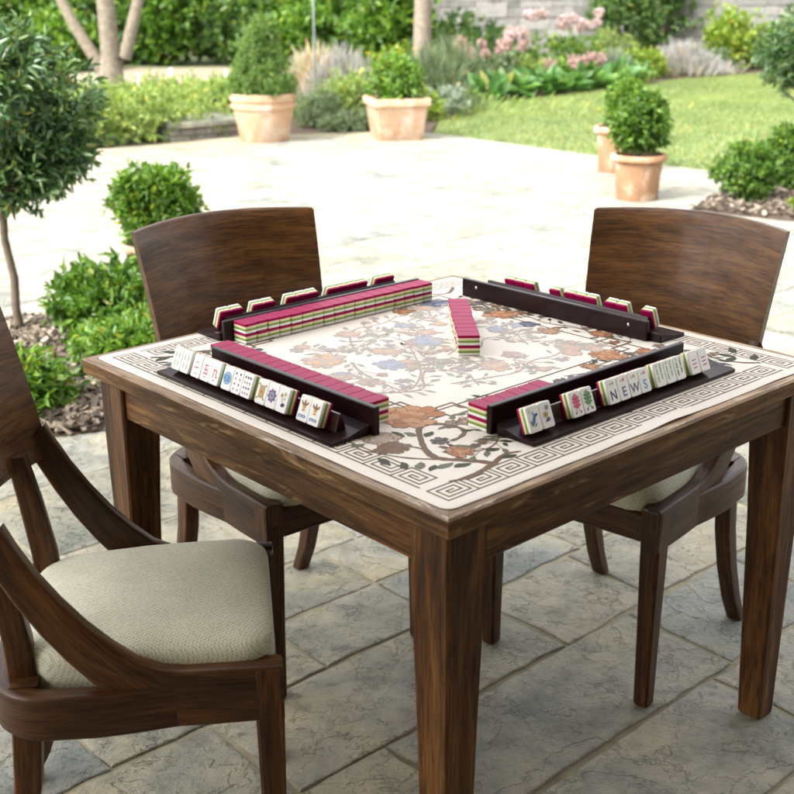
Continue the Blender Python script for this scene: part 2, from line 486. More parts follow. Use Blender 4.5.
def lobe_leaves(lobes, n, L, W, shell=.55, out=1.0, upb=.25, cluster=6, zmin=0.0):
    """leaves grouped in small shoots through the outer part of overlapping lobes"""
    lobes = np.array(lobes, float)
    w = (lobes[:, 3] * lobes[:, 4] + lobes[:, 4] * lobes[:, 5] + lobes[:, 3] * lobes[:, 5]); w /= w.sum()
    k = max(1, n // cluster)
    li = rng.choice(len(lobes), k, p=w)
    d = unit(rng.normal(size=(k, 3)))
    r = (shell ** 3 + (1 - shell ** 3) * rng.random(k)) ** (1 / 3) * rng.normal(1, .05, k) * np.where(rng.random(k) < .05, rng.uniform(1.05, 1.28, k), 1)
    c = lobes[li, :3] + d * lobes[li, 3:6] * r[:, None]
    ax = unit(d / lobes[li, 3:6] * lobes[li, 3:6].mean() * out + rng.normal(size=(k, 3)) * .35 + np.array([0, 0, upb]))
    P = np.repeat(c, cluster, 0); A = np.repeat(ax, cluster, 0)
    sl = np.mean(L)
    P = P + A * (rng.random((len(P), 1)) - .3) * sl * 1.3
    D = unit(A * .75 + rng.normal(size=P.shape) * .55)
    ok = P[:, 2] > zmin
    P, D = P[ok], D[ok]
    m = len(P)
    return leaf_arrays(P, D, L * rng.uniform(.65, 1.25, m), W * rng.uniform(.7, 1.2, m), .15, rng.uniform(.0, .3, (m, 1)))

def ball_lobes(c, r, k=26, sub=.42, sq=1.0):
    """a ball built of many small lobes sitting on an inner sphere: gives a knobbly outline"""
    out = [(c[0], c[1], c[2], r * .80, r * .80, r * .80 * sq)]
    for i in range(k):
        d = unit(rng.normal(size=(1, 3)))[0]
        rr = r * sub * rng.uniform(.7, 1.15)
        q = (r - rr * .82)
        out.append((c[0] + d[0] * q, c[1] + d[1] * q, c[2] + d[2] * q * sq, rr, rr, rr * sq))
    return out

def bush_lobes(w, d, h, k=14):
    out = []
    for i in range(k):
        a = rng.uniform(0, 2 * math.pi); q = math.sqrt(rng.random()) * .68
        x, y = math.cos(a) * q * w / 2, math.sin(a) * q * d / 2
        top = h * math.sqrt(max(.1, 1 - q * q)) * rng.uniform(.72, 1.02)
        rz = top * rng.uniform(.28, .45)
        rx = rng.uniform(.16, .30) * (w + d) / 2
        out.append((x, y, top - rz, rx, rx, rz))
        if rng.random() < .8: out.append((x * 1.15, y * 1.15, top * .35, rx, rx, top * .35))
    return out

def spikes(w, d, h, n, L, W, spread=.25, z0=0.0):
    x = rng.normal(0, .26, n) * w; y = rng.normal(0, .26, n) * d
    r2 = np.clip(1 - (x / w * 1.6) ** 2 - (y / d * 1.6) ** 2, .25, 1)
    z = z0 + rng.random(n) * np.maximum(h * r2 - L * .8, 0.0)
    P = np.stack([x, y, z], 1)
    D = unit(np.stack([x / w * 1.2, y / d * 1.2, np.ones(n)], 1) + rng.normal(size=(n, 3)) * spread)
    return leaf_arrays(P, D, L * rng.uniform(.6, 1.2, n), W * rng.uniform(.7, 1.2, n), .1, .1)

def leaves_obj(name, vf, m, parent=None):
    return link_mesh(name, quad_mesh(name, vf[0], vf[1], m), parent)

# ------------------------------------------------------------------ ground
def sheet(name, pts, z, m, sub=None):
    b = MB(); b.add([(x, y, z) for x, y in pts], [tuple(range(len(pts)))])
    o = b.build(name, m); o['kind'] = 'structure'; return o

sheet('ground', [(-400, -60), (400, -60), (400, 800), (-400, 800)], -.030, EARTH)
TERR = [(-9, -3), (7, -3), (7, 3.95), (.36, 12.45), (-.2, 12.62), (-1.55, 12.35), (-2.6, 11.45), (-9, 9.2)]
b = MB(); n_ = len(TERR)
b.add([(x, y, -.0055) for x, y in TERR] + [(x, y, -.12) for x, y in TERR],
      [tuple(range(n_))] + [(i, i + n_, (i + 1) % n_ + n_, (i + 1) % n_) for i in range(n_)])
tag(b.build('terrace_bedding', MORTAR), kind='structure')

def clip(poly, conv):
    out = poly
    for i in range(len(conv)):
        a, c = np.array(conv[i]), np.array(conv[(i + 1) % len(conv)])
        e = c - a; nrm = np.array([-e[1], e[0]])
        inp, out = out, []
        for j in range(len(inp)):
            p, q = np.array(inp[j - 1]), np.array(inp[j])
            dp, dq = (p - a) @ nrm, (q - a) @ nrm
            if dq >= 0:
                if dp < 0: out.append(tuple(p + (q - p) * dp / (dp - dq)))
                out.append(tuple(q))
            elif dp >= 0: out.append(tuple(p + (q - p) * dp / (dp - dq)))
        if not out: return []
    return out

def flags():
    b = MB(); th = R(42); ct, st = math.cos(th), math.sin(th); r = random.Random(5)
    y = -9.0
    while y < 16:
        hgt = r.choice([.30, .38, .46, .54]) ; x = -12 - r.random()
        while x < 14:
            w = r.choice([.34, .44, .54, .64, .78])
            cx, cy = (x + w / 2) * ct - (y + hgt / 2) * st, (x + w / 2) * st + (y + hgt / 2) * ct
            if -9.6 < cx < 7.6 and -3.5 < cy < 13:
                parts = [(x, y, w, hgt)]
                if hgt > .4 and r.random() < .35: parts = [(x, y, w, hgt / 2), (x, y + hgt / 2, w, hgt / 2)]
                elif w > .6 and r.random() < .3: parts = [(x, y, w / 2, hgt), (x + w / 2, y, w / 2, hgt)]
                for (px, py, pw, ph) in parts:
                    j = .0042
                    cs = [(px + j, py + j), (px + pw - j, py + j), (px + pw - j, py + ph - j), (px + j, py + ph - j)]
                    near = cy < 5 and abs(cx) < 3
                    step = .045 if near else .25
                    loop = []
                    for k in range(4):
                        a, c = cs[k], cs[(k + 1) % 4]; L = math.dist(a, c); m_ = max(1, int(L / step))
                        nx, ny = -(c[1] - a[1]) / L, (c[0] - a[0]) / L
                        for q in range(m_):
                            t = q / m_; jj = (r.uniform(-.001, .005) + .004 * math.sin(t * 5 + k * 2 + px * 9)) if near else 0
                            loop.append((a[0] + (c[0] - a[0]) * t + nx * jj, a[1] + (c[1] - a[1]) * t + ny * jj))
                    loop = [(X * ct - Y * st, X * st + Y * ct) for X, Y in loop]
                    loop = clip(loop, TERR)
                    if len(loop) < 3: continue
                    mx = sum(p[0] for p in loop) / len(loop); my = sum(p[1] for p in loop) / len(loop)
                    dz = r.uniform(-.0015, .0015); tx, ty = r.uniform(-.002, .002), r.uniform(-.002, .002)
                    def ring(s_in, z):
                        o = []
                        for (X, Y) in loop:
                            d = math.hypot(X - mx, Y - my) or 1
                            f = 1 - s_in / d
                            o.append((mx + (X - mx) * f, my + (Y - my) * f, z + dz + tx * (X - mx) + ty * (Y - my)))
                        return o
                    rings = [ring(0, -.012), ring(0, -.004), ring(.003, -.0012), ring(.010, 0.0)]
                    n = len(loop); V = [p for q in rings for p in q]
                    F = [(i * n + k, i * n + (k + 1) % n, (i + 1) * n + (k + 1) % n, (i + 1) * n + k) for i in range(3) for k in range(n)]
                    F.append(tuple(3 * n + k for k in range(n)))
                    b.add(V, F)
            x += w
        y += hgt
    o = b.build('terrace_paving', STONE); o['kind'] = 'structure'
flags()

LAWN_P = [(.40, 12.47), (6.98, 4.05), (16, 4.0), (16, 21.6), (6.6, 21.0), (4.6, 19.6), (2.6, 17.2), (1.1, 15.6), (.55, 14.2)]
sheet('lawn', LAWN_P, -.012, LAWN)
def inside(pts, poly):
    x, y = pts[:, 0], pts[:, 1]; r = np.zeros(len(pts), bool); n = len(poly)
    for i in range(n):
        x1, y1 = poly[i]; x2, y2 = poly[(i + 1) % n]
        c = ((y1 > y) != (y2 > y)) & (x < (x2 - x1) * (y - y1) / (y2 - y1 + 1e-12) + x1)
        r ^= c
    return r
pts = np.stack([rng.uniform(.4, 9.5, 260000), rng.uniform(6, 21.5, 260000)], 1)
pts = pts[inside(pts, LAWN_P) & (pts[:, 0] < pts[:, 1] * .38 + .6)]
n = len(pts)
P = np.column_stack([pts, np.full(n, -.012)])
vf = leaf_arrays(P, unit(np.array([0, 0, 1.0]) + rng.normal(size=(n, 3)) * .55), rng.uniform(.018, .045, n), rng.uniform(.006, .011, n), .1, .2)
tag(leaves_obj('lawn_grass', vf, L_GRASS), 'short mown grass blades covering the lawn beyond the terrace', 'grass', kind='stuff')

sheet('gravel_path', [(-14, 19.5), (-3.0, 19.3), (-.8, 20.4), (-.8, 23.2), (-14, 23.8)], -.014, GRAVEL)

BED_L = [(-1.02, 3.80), (-.93, 4.3), (-.80, 4.95), (-.78, 5.2), (-1.35, 5.28), (-1.95, 5.15), (-2.15, 4.5), (-1.9, 3.72), (-1.4, 3.68)]
BED_R = [(1.97, 7.95), (2.45, 7.55), (3.3, 7.25), (4.2, 7.6), (4.4, 9.0), (3.6, 9.6), (2.75, 8.9), (2.3, 8.45)]
BORDER = [(-4.2, 12.2), (-2.62, 11.48), (-1.56, 12.40), (-.2, 12.66), (.36, 12.49), (.55, 14.2), (1.1, 15.6), (2.6, 17.2), (4.6, 19.6), (6.6, 21.0), (16, 21.6), (16, 26), (-1, 26), (-1, 19), (-4.2, 15.5)]
def bed(name, poly, z, chips, mesh_box, label):
    b = MB(); c = np.mean(poly, 0); n = len(poly)
    outer = [(x, y, .0015) for x, y in poly]
    inn = [(c[0] + (x - c[0]) * .93, c[1] + (y - c[1]) * .93, z) for x, y in poly]
    b.add(outer + inn, [(i, (i + 1) % n, n + (i + 1) % n, n + i) for i in range(n)] + [tuple(range(n, 2 * n))])
    tag(b.build(name, SOIL), kind='structure')
    if chips:
        x0, y0 = np.min(poly, 0); x1, y1 = np.max(poly, 0)
        q = np.stack([rng.uniform(x0, x1, chips), rng.uniform(y0, y1, chips)], 1)
        q = q[inside(q, [(c[0] + (x - c[0]) * 1.0, c[1] + (y - c[1]) * 1.0) for x, y in poly])]
        V, F = [], []
        for (x, y) in q:
            L, W, H = rng.uniform(.012, .032), rng.uniform(.006, .016), rng.uniform(.002, .007)
            Rm = Matrix.Rotation(rng.uniform(0, 6.28), 3, 'Z') @ Matrix.Rotation(rng.normal(0, .45), 3, 'X') @ Matrix.Rotation(rng.normal(0, .45), 3, 'Y')
            o = Vector((x, y, z + rng.uniform(.0, .022)))
            k = len(V)
            for (a, d, e) in ((-1, -.6, -1), (.8, -1, -1), (1, .5, -1), (-.7, 1, -1), (-1, -.6, 1), (.8, -1, 1), (1, .5, 1), (-.7, 1, 1)):
                V.append(tuple(o + Rm @ Vector((a * L, d * W, e * H))))
            F += [(k, k + 3, k + 2, k + 1), (k + 4, k + 5, k + 6, k + 7), (k, k + 1, k + 5, k + 4), (k + 1, k + 2, k + 6, k + 5), (k + 2, k + 3, k + 7, k + 6), (k + 3, k, k + 4, k + 7)]
        b = MB(); b.add(V, F)
        tag(b.build('bark_mulch', CHIP), label, 'mulch', kind='stuff')
bed('planting_bed', BED_L, .018, 5200, None, 'brown bark chips covering the small bed left of the table')
bed('planting_bed', BED_R, .018, 3000, None, 'bark chips in the bed of round bushes at the right edge')
sheet('border_soil', BORDER, -.008, SOIL)

# ------------------------------------------------------------------ unseen walls and roof, added behind the camera to shade the table
RENDER = plain('cream_render', (.55, .50, .42), .9, .2, (.60, .55, .47), 3)
BRICKW = plain('brown_brick', (.16, .10, .07), .9, .2, (.24, .15, .10), 8)
PAINT = plain('white_paint', (.72, .70, .66), .6)
hs_ = tag(empty('shade_house', (0, -3.2, 0)), 'unseen cream wall and white boarded roof added behind the viewer to shade the table', 'shade_house')
b = MB(); b.rbox((-9, -.4, 0), (9, 0, 5.2), .01, 0); b.build('wall', RENDER, hs_)
b = MB(); b.rbox((ROOF_X0, .001, ROOF_Z), (ROOF_X1, 3.2 + ROOF_Y, ROOF_Z + .14), .01, 0); b.build('shade_roof', PAINT, hs_)
b = MB(); b.rbox((2.75, .002, 0), (3.05, 5.0, 3.09), .01, 1); b.build('shade_side_wall', BRICKW, hs_)  # unseen wall, added to cut the light from the right
for px_ in (ROOF_X0 + .15, ROOF_X1 - .15):
    b = MB(); b.rbox((px_ - .07, 3.2 + ROOF_Y - .25, -.01), (px_ + .07, 3.2 + ROOF_Y - .11, ROOF_Z - .002), .008, 2); b.build('shade_roof_post', PAINT, hs_)

# ------------------------------------------------------------------ plants and pots
def thing_plant(name, label, cat, loc, parts, group=None):
    """parts: list of (part name, builder result) ; a single part becomes the thing itself"""
    if len(parts) == 1 and parts[0][0] is None:
        o = leaves_obj(name, parts[0][1], parts[0][2]); o.location = loc
        return tag(o, label, cat, group)
    t = tag(empty(name, loc), label, cat, group)
    for p in parts:
        if callable(p): p(t)
        else: leaves_obj(p[0], p[1], p[2], t)
    return t

def branches(name, m, segs, n=9):
    def f(t):
        b = MB()
        for pts, rad in segs: b.tube(pts, rad, n)
        autosmooth(b.build(name, m, t), 60)
    return f

def round_pot(t, rt_, rb, h, m, lip=.035, n=48):
    b = MB()
    prof = [(0, 0), (rb * .97, 0), (rb, .008), (rb + (rt_ - rb) * .62, h * .66), (rb + (rt_ - rb) * .66, h * .69), (rb + (rt_ - rb) * .72 + lip * .35, h * .70), (rb + (rt_ - rb) * .76 + lip * .4, h * .775),
            (rb + (rt_ - rb) * .78, h * .785), (rb + (rt_ - rb) * .82, h * .82), (rt_ - .012, h * .85), (rt_, h * .87), (rt_, h * .985), (rt_ - .008, h), (rt_ - lip * .8, h), (rt_ - lip, h * .985), (rt_ - lip * 1.2, h * .86)]
    b.lathe(prof, n); autosmooth(b.build('pot', m, t), 40)
    b = MB(); b.lathe([(rt_ - lip * 1.15, h * .88), (rt_ * .5, h * .90), (0.001, h * .91)], 24); b.build('soil', SOIL, t)

def plain_pot(t, rt_, rb, h, m, lip=.028):
    b = MB()
    b.lathe([(0, 0), (rb * .97, 0), (rb, .006), (rt_ - .03, h * .84), (rt_ - .012, h * .85), (rt_, h * .88), (rt_, h * .96), (rt_ - .01, h), (rt_ - lip, h * .99), (rt_ - lip * 1.2, h * .86)], 48)
    autosmooth(b.build('pot', m, t), 40)
    b = MB(); b.lathe([(rt_ - lip * 1.15, h * .88), (rt_ * .5, h * .90), (0.001, h * .91)], 24); b.build('soil', SOIL, t)

# clipped bay standard on a bare trunk, left
def standard(loc, crown_c, r, trunk, label, n, seed_lobes=30):
    t = tag(empty('standard_tree', loc), label, 'tree')
    leaves_obj('crown', lobe_leaves(ball_lobes(crown_c, r, seed_lobes, .34), n, .056, .0175, .36, .9, .3, 7), L_BAY, t)
    b = MB(); b.tube(trunk, [.024, .019, .018, .017, .016, .014], 12)
    for i in range(9):
        d = unit(rng.normal(size=(1, 3)))[0]; d[2] = abs(d[2]) * .8
        p0 = np.array(trunk[-2]); p1 = p0 + d * r * .5 + np.array([0, 0, .04]); p2 = np.array(crown_c) + d * r * .75
        b.tube([p0, p1, p2], [.009, .006, .003], 6)
    autosmooth(b.build('trunk', BARK2, t), 60)
    return t
standard((-1.645, 5.02, 0), (.045, .05, .938), .350, [(0, 0, -.02), (-.012, 0, .12), (-.005, .005, .25), (-.03, .01, .42), (-.02, .01, .58), (.04, .03, .80)],
         'glossy dark green bay tree clipped to a ball, beside the left chair', 9500)
standard((3.0, 9.0, 0), (-.02, 0, .965), .315, [(0, 0, -.02), (0, 0, .12), (0, .01, .25), (.0, .01, .42), (.0, .01, .58), (-.02, .0, .80)],
         'dark bluish round topped tree cut off by the right edge of the photo', 7000)

def bush(label, x, y, w, d, h, n, m, L=.05, W=.02, name='round_bush', cat='bush', group=None, sq=None, stem=True):
    t = tag(empty(name, (x, y, 0)), label, cat, group)
    if sq: lob = ball_lobes((0, 0, h / 2), h / 2, 24, .40); lob = [(a * w / h, b_ * d / h, c, e * w / h, f * d / h, g) for a, b_, c, e, f, g in lob]
    else: lob = bush_lobes(w, d, h)
    leaves_obj('foliage', lobe_leaves(lob, n, L, W, .55, .9, .35, 6, .012), m, t)
    if stem:
        b = MB()
        for i in range(5):
            a = rng.uniform(0, 6.28); q = rng.uniform(.1, .3)
            b.tube([(.02 * math.cos(a), .02 * math.sin(a), -.01), (q * w * .4 * math.cos(a), q * d * .4 * math.sin(a), h * .4), (q * w * .9 * math.cos(a), q * d * .9 * math.sin(a), h * .75)], [.010, .007, .003], 6)
        b.build('stems', BARK2, t)
    return t
bush('bright green leafy bush behind the corner of the table, beside the bark chips', -1.13, 4.93, .66, .52, .34, 7000, L_BOX, .050, .021, sq=True)
bush('low sprawling green plant in front of the leafy bush, behind the table corner', -1.00, 4.38, .44, .42, .25, 3600, L_BRIGHT, .048, .018, 'leafy_plant', 'plant', sq=True)
bush('small light green plant on the bark between left chair and table', -1.36, 3.98, .30, .34, .24, 2000, L_BRIGHT, .055, .018, 'leafy_plant', 'plant')
bush('dark green clipped bush nearest the terrace in the right hand bed', 2.42, 8.25, .44, .44, .40, 5200, L_BOX, .036, .016, sq=True)
bush('taller clipped bush cut by the right edge, behind the round dark bush', 2.93, 8.75, .48, .48, .46, 5200, L_BOX, .038, .016, sq=True)
bush('low lime green plant at the right edge in front of the clipped bushes', 2.78, 7.72, .34, .30, .21, 1800, L_LIME, .036, .015, 'leafy_plant', 'plant')

# potted conifer
t = tag(empty('potted_conifer', (-1.285, 11.9, 0)), 'clipped cone shaped conifer in a wide pale terracotta pot with a ribbed rim', 'potted plant', 'terracotta pots around the terrace')
round_pot(t, .325, .235, .455, TERRA, .04)
lob = []
for i in range(90):
    z = rng.random() ** 1.15; rr = .305 * (1 - z) ** .60 * (1.0 if z > .06 else .85) + .02
    a = rng.uniform(0, 6.28); s = .075 * (1 - .45 * z)
    lob.append((math.cos(a) * rr * .86, math.sin(a) * rr * .86,   .43 + z * .71, s, s, s * 1.15))
lob.append((0, 0, .62, .2, .2, .25)); lob.append((0, 0, .88, .13, .13, .2))
leaves_obj('foliage', lobe_leaves(lob, 17000, .036, .012, .5, .8, .5, 6), L_CONE, t)
# square pot
t = tag(empty('potted_shrub', (.015, 12.02, 0), R(12)), 'bushy bright green shrub in a square pale terracotta pot by the lawn corner', 'potted plant', 'terracotta pots around the terrace')
b = MB()
def sq(h_, z, r=.03):
    out = []
    for (sx, sy) in ((1, 1), (-1, 1), (-1, -1), (1, -1)):
        a0 = {(1, 1): 0, (-1, 1): 90, (-1, -1): 180, (1, -1): 270}[(sx, sy)]
        for k in range(5):
            a = R(a0 + k * 22.5); out.append((sx * (h_ - r) + r * math.cos(a), sy * (h_ - r) + r * math.sin(a), z))
    return out
b.loft([sq(.215, 0), sq(.222, .01), sq(.262, .31), sq(.265, .325), sq(.288, .332), sq(.292, .385), sq(.285, .398), sq(.25, .398), sq(.245, .34)], 0, False, True)
b.add(sq(.222, .004), [tuple(range(20))[::-1]])
autosmooth(b.build('pot', TERRA, t), 40)
b = MB(); b.add(sq(.247, .352), [tuple(range(20))]); b.build('soil', SOIL, t)
leaves_obj('foliage', lobe_leaves([(x * 1.25, y * 1.25, .36 + z * 1.12, a * 1.1, b_ * 1.1, c * 1.1) for x, y, z, a, b_, c in bush_lobes(.40, .40, .42, 14)], 4200, .062, .030, .5, .9, .4, 6), L_BRIGHT, t)
# round pot on the right, near
t = tag(empty('potted_shrub', (1.705, 8.40, 0)), 'round leafy green bush in a plain brown terracotta pot on the right of the terrace', 'potted plant', 'terracotta pots around the terrace')
plain_pot(t, .195, .145, .315, TERRA2)
leaves_obj('foliage', lobe_leaves(ball_lobes((0, 0, .525), .190, 24, .36), 5600, .044, .020, .5, .9, .35, 6), L_BOX, t)
b = MB(); b.tube([(0, 0, .27), (.005, 0, .36), (0, .01, .50)], [.016, .013, .01], 8); b.build('stem', BARK2, t)
# the pot hidden behind it
t = tag(empty('potted_shrub', (1.80, 9.72, 0)), 'pale orange pot with a loose green shrub, half hidden behind the brown pot', 'potted plant', 'terracotta pots around the terrace')
plain_pot(t, .20, .155, .36, TERRA2)
leaves_obj('foliage', lobe_leaves([(x, y, z + .32, a, b_, c) for x, y, z, a, b_, c in bush_lobes(.36, .36, .48, 12)], 3800, .044, .019, .5, .9, .5, 6), L_BRIGHT, t)
b = MB(); b.tube([(0, 0, .31), (.01, 0, .45), (0, .01, .6)], [.014, .011, .008], 8); b.build('stem', BARK2, t)
# pot behind the back left chair
t = tag(empty('potted_shrub', (-1.21, 5.98, 0)), 'clipped green ball in a terracotta pot partly hidden behind the back left chair', 'potted plant', 'terracotta pots around the terrace')
plain_pot(t, .20, .145, .215, TERRA)
leaves_obj('foliage', lobe_leaves(ball_lobes((0, 0, .405), .198, 26, .36), 6500, .042, .016, .5, .95, .35, 6), L_BRIGHT, t)
b = MB(); b.tube([(0, 0, .18), (.005, 0, .25), (0, .01, .40)], [.014, .012, .01], 8); b.build('stem', BARK2, t)

# low stone wall behind the left of the terrace
def rubble(name, p0, p1, h, thick, label, cat, smin, smax, cap=False):
    t = tag(empty(name, (*p0, 0)), label, cat)
    p0, p1 = np.array(p0), np.array(p1); L = np.linalg.norm(p1 - p0); u = (p1 - p0) / L; w = np.array([-u[1], u[0]])
    b = MB(); z = -.02
    def P(a, d, zz): q = u * a + w * d; return (q[0], q[1], zz)
    while z < h - .02:
        rh = min(rng.uniform(smin, smax), h - z); a = 0
        while a < L:
            sw = rng.uniform(smin * 1.2, smax * 2.6); e = min(a + sw, L)
            j = rng.uniform(-.015, .012); g = .006
            k = [P(a + g, j + g, z + g), P(e - g, j + g, z + g), P(e - g, j + g, z + rh - g), P(a + g, j + g, z + rh - g)]
            k0 = [P(a, j + .03, z), P(e, j + .03, z), P(e, j + .03, z + rh), P(a, j + .03, z + rh)]
            k1 = [P(a, thick, z), P(e, thick, z), P(e, thick, z + rh), P(a, thick, z + rh)]
            b.add(k + k0 + k1, [(0, 1, 2, 3)] + [(i, 4 + i, 4 + (i + 1) % 4, (i + 1) % 4) for i in range(4)] + [(4 + i, 8 + i, 8 + (i + 1) % 4, 4 + (i + 1) % 4) for i in range(4)] + [(11, 10, 9, 8)])
            a = e
        z += rh
    b.build('stonework', WSTONE, t)
    if cap:
        a = 0; b = MB()
        while a < L:
            e = min(a + rng.uniform(.35, .6), L)
            q = [P(a + .004, -.03, h), P(e - .004, -.03, h), P(e - .004, thick + .03, h), P(a + .004, thick + .03, h)]
            b.add(q + [(x, y, h + .045) for x, y, _ in q], [(3, 2, 1, 0), (4, 5, 6, 7)] + [(i, (i + 1) % 4, 4 + (i + 1) % 4, 4 + i) for i in range(4)])
            a = e
        b.build('coping', STONE, t)
rubble('low_stone_wall', (-2.20, 11.86), (-1.36, 12.50), .12, .8, 'low flat topped stone wall beside the large conifer pot', 'wall', .04, .07, True)
rubble('garden_wall', (.4, 23.4), (14, 23.2), 2.2, .5, 'tall weathered rubble stone wall behind the flower border', 'wall', .10, .24)

# hedge of mixed meadow planting, left of the low wall
t = tag(empty('low_hedge', (-2.95, 12.9, 0)), 'low pale green hedge left of the stone wall, behind the bay tree', 'hedge')
lob = [(x, y, .20 + rng.uniform(-.03, .05), .28, .28, .26) for x in np.arange(-3.2, 1.15, .27) for y in (-.9 + .35 * max(0, x), -.3 + .3 * max(0, x), .4, 1.1)]
lob += [(x + 2.95, 11.45 + .352 * (x + 2.6) + .30 + dy - 12.9, .22, .24, .24, .27) for x in np.arange(-5.2, -2.3, .19) for dy in (0, .3)]
lob += [(x, y, .22, .26, .26, .25) for x, y in ((.42, -1.02), (.15, -1.15), (-.15, -1.2), (-.5, -1.3), (-.9, -1.45), (-1.4, -1.6), (.62, -.7), (-1.9, -1.8))]
leaves_obj('foliage', lobe_leaves(lob, 44000, .056, .022, .5, .8, .5, 6, .0), L_MEAD, t)
t2 = tag(empty('meadow_plants', (-3.0, 15.0, 0)), 'loose pale meadow planting between the low hedge and the gravel path', 'plants', kind='stuff')
leaves_obj('foliage', spikes(7.0, 2.6, .34, 8000, .17, .014, .3), L_MEAD, t2)
for i, (x, y, z, lb) in enumerate([(-2.95, 14.1, .50, 'thin white plant stake standing in the hedge nearest the tree trunk'), (-2.62, 14.4, .54, 'thin white plant stake, middle of three in the hedge'), (-2.05, 14.9, .48, 'thin white plant stake nearest the conifer pot')]):
    b = MB(); b.rbox((-.016, -.008, -.02), (.016, .008, z), .003, 2); o = b.build('plant_stake', T_WHITE); o.location = (x, y, 0); tag(o, lb, 'stake', 'white plant stakes')
b = MB(); b.tube([(0, 0, 0), (0, 0, 1.0), (.005, 0, 2.1)], .011, 8); o = b.build('metal_post', plain('grey_post', (.22, .24, .24), .5)); o.location = (-.92, 14.2, 0)
tag(o, 'thin grey metal post rising behind the conifer pot', 'post')

# multi-stemmed tree at the top left
t = tag(empty('garden_tree', (-3.48, 15.0, 0)), 'pale trunked tree forking into three stems behind the bay tree', 'tree')
b = MB()
b.tube([(0, 0, -.05), (.0, 0, .2), (.02, 0, .42), (.03, 0, .6)], [.20, .165, .15, .13], 14)
b.tube([(.02, 0, .38), (.03, 0, .8), (.02, 0, 1.35), (.0, .1, 2.4), (.1, .1, 3.6)], [.125, .115, .105, .085, .05], 12)
b.tube([(-.02, 0, .36), (-.16, 0, .62), (-.40, .0, 1.05), (-.62, .1, 1.5), (-1.0, .2, 2.6)], [.09, .075, .068, .06, .04], 12)
b.tube([(.06, 0, .38), (.20, 0, .62), (.34, .0, 1.05), (.46, .1, 1.5), (.9, .2, 2.8)], [.09, .08, .075, .065, .04], 12)
autosmooth(b.build('trunk', BARK, t), 60)
lob = [(rng.normal(0, .8), rng.normal(.1, .7), rng.uniform(2.3, 4.0), .5, .5, .4) for i in range(26)]
leaves_obj('crown', lobe_leaves(lob, 5000, .10, .05, .3, .8, .2, 6), L_BRIGHT, t)

# planted border: shrubs, lavender, hostas, phlox, roses
def leafy(label, x, y, w, h, m, n=2200, L=.08, W=.036, name='shrub', cat='shrub', group=None, d=None):
    o = leaves_obj(name, lobe_leaves(bush_lobes(w, d or w * .8, h, 12), n, L, W, .5, .9, .3, 6, .01), m)
    o.location = (x, y, 0); o.rotation_euler = (0, 0, rng.uniform(-.4, .4)); return tag(o, label, cat, group)
def spiky(label, x, y, w, h, m, n=900, L=.2, W=.014, name='lavender_clump', cat='lavender', group=None, z0=0.0):
    o = leaves_obj(name, spikes(w, w * .8, h, n, L, W, .2, z0), m); o.location = (x, y, 0); return tag(o, label, cat, group)
def flowered(label, x, y, w, h, m, fm, heads, r, name='flowering_plant', cat='flowers', zlo=.75):
    t = tag(empty(name, (x, y, 0)), label, cat)
    leaves_obj('foliage', lobe_leaves(bush_lobes(w, w * .7, h, 12), 1900, .085, .036, .5, .9, .35, 6, .01), m, t)
    proto = quad_mesh('flower_head', *lobe_leaves([(0, 0, 0, r, r, r * .75)], 190, .038, .034, .6, 1, .2, 4, -9), fm)
    for i in range(heads):
        a = rng.uniform(0, 6.28); q = math.sqrt(rng.random()) * .46
        o = link_mesh('flower_head', proto, t); s = rng.uniform(.75, 1.2)
        o.location = (math.cos(a) * q * w, math.sin(a) * q * w * .7 - .1, h * rng.uniform(zlo, 1.12)); o.scale = (s, s, s); o.rotation_euler = (0, 0, rng.uniform(0, 6))
    return t
leafy('grey green mounded shrub right beside the large conifer pot', -.78, 12.95, .62, .50, L_SAGE, 3200, .05, .012, 'santolina_bush', 'bush')
leafy('feathery yellow green shrub between the two background pots', -.50, 13.25, .75, .66, L_MEAD, 3000, .07, .016, 'feathery_shrub', 'shrub')
leafy('soft grey green shrub left of the square pot', -.14, 13.3, .62, .52, L_SAGE, 3000, .055, .014, 'grey_shrub', 'shrub')
leafy('low spreading green plant along the terrace edge between the two pots', -.45, 12.78, 1.0, .20, L_SAGE, 2600, .045, .016, 'ground_cover', 'plant', d=.3)
leafy('dark green low bush squeezed between the stone wall and the conifer pot', -1.72, 13.1, .5, .46, L_DARK, 2400, .05, .02, 'round_bush', 'bush')
leafy('yellow green tuft left of the conifer, behind the stone wall', -2.0, 13.7, .6, .52, L_LIME, 2000, .06, .02, 'leafy_plant', 'plant')
spiky('pale mauve lavender in bloom behind the conifer pot', -.62, 14.6, .85, .82, L_BLUE, 1500, .28, .018)
spiky('pale plume grass behind the conifer, in front of the laurel', -1.0, 15.2, .8, .80, F_PALE, 1300, .30, .022, 'plume_grass', 'grass')
spiky('bluish lavender tuft left of the square pot shrub', .0, 14.3, .6, .68, L_GREY, 1100, .24, .018)
leafy('golden green shrub behind the square potted shrub', .05, 15.2, .9, .78, L_LIME, 2600, .08, .03)
spiky('tall wispy green stems just behind the square pot', .42, 14.7, .8, .84, L_SAGE, 1000, .26, .014, 'tall_perennials', 'plants')
leafy('silver leaved bush right of the square pot at the lawn edge', .62, 14.2, .42, .40, L_GREY, 1700, .06, .02, 'silver_bush', 'bush')
leafy('pale green bush between silver bush and square pot', .36, 13.7, .36, .36, L_LIME, 1500, .05, .02, 'leafy_plant', 'plant')
spiky('tall pale grassy perennials beside the grey trunk', .75, 16.6, .9, .85, L_SAGE, 1100, .28, .016, 'tall_perennials', 'plants')
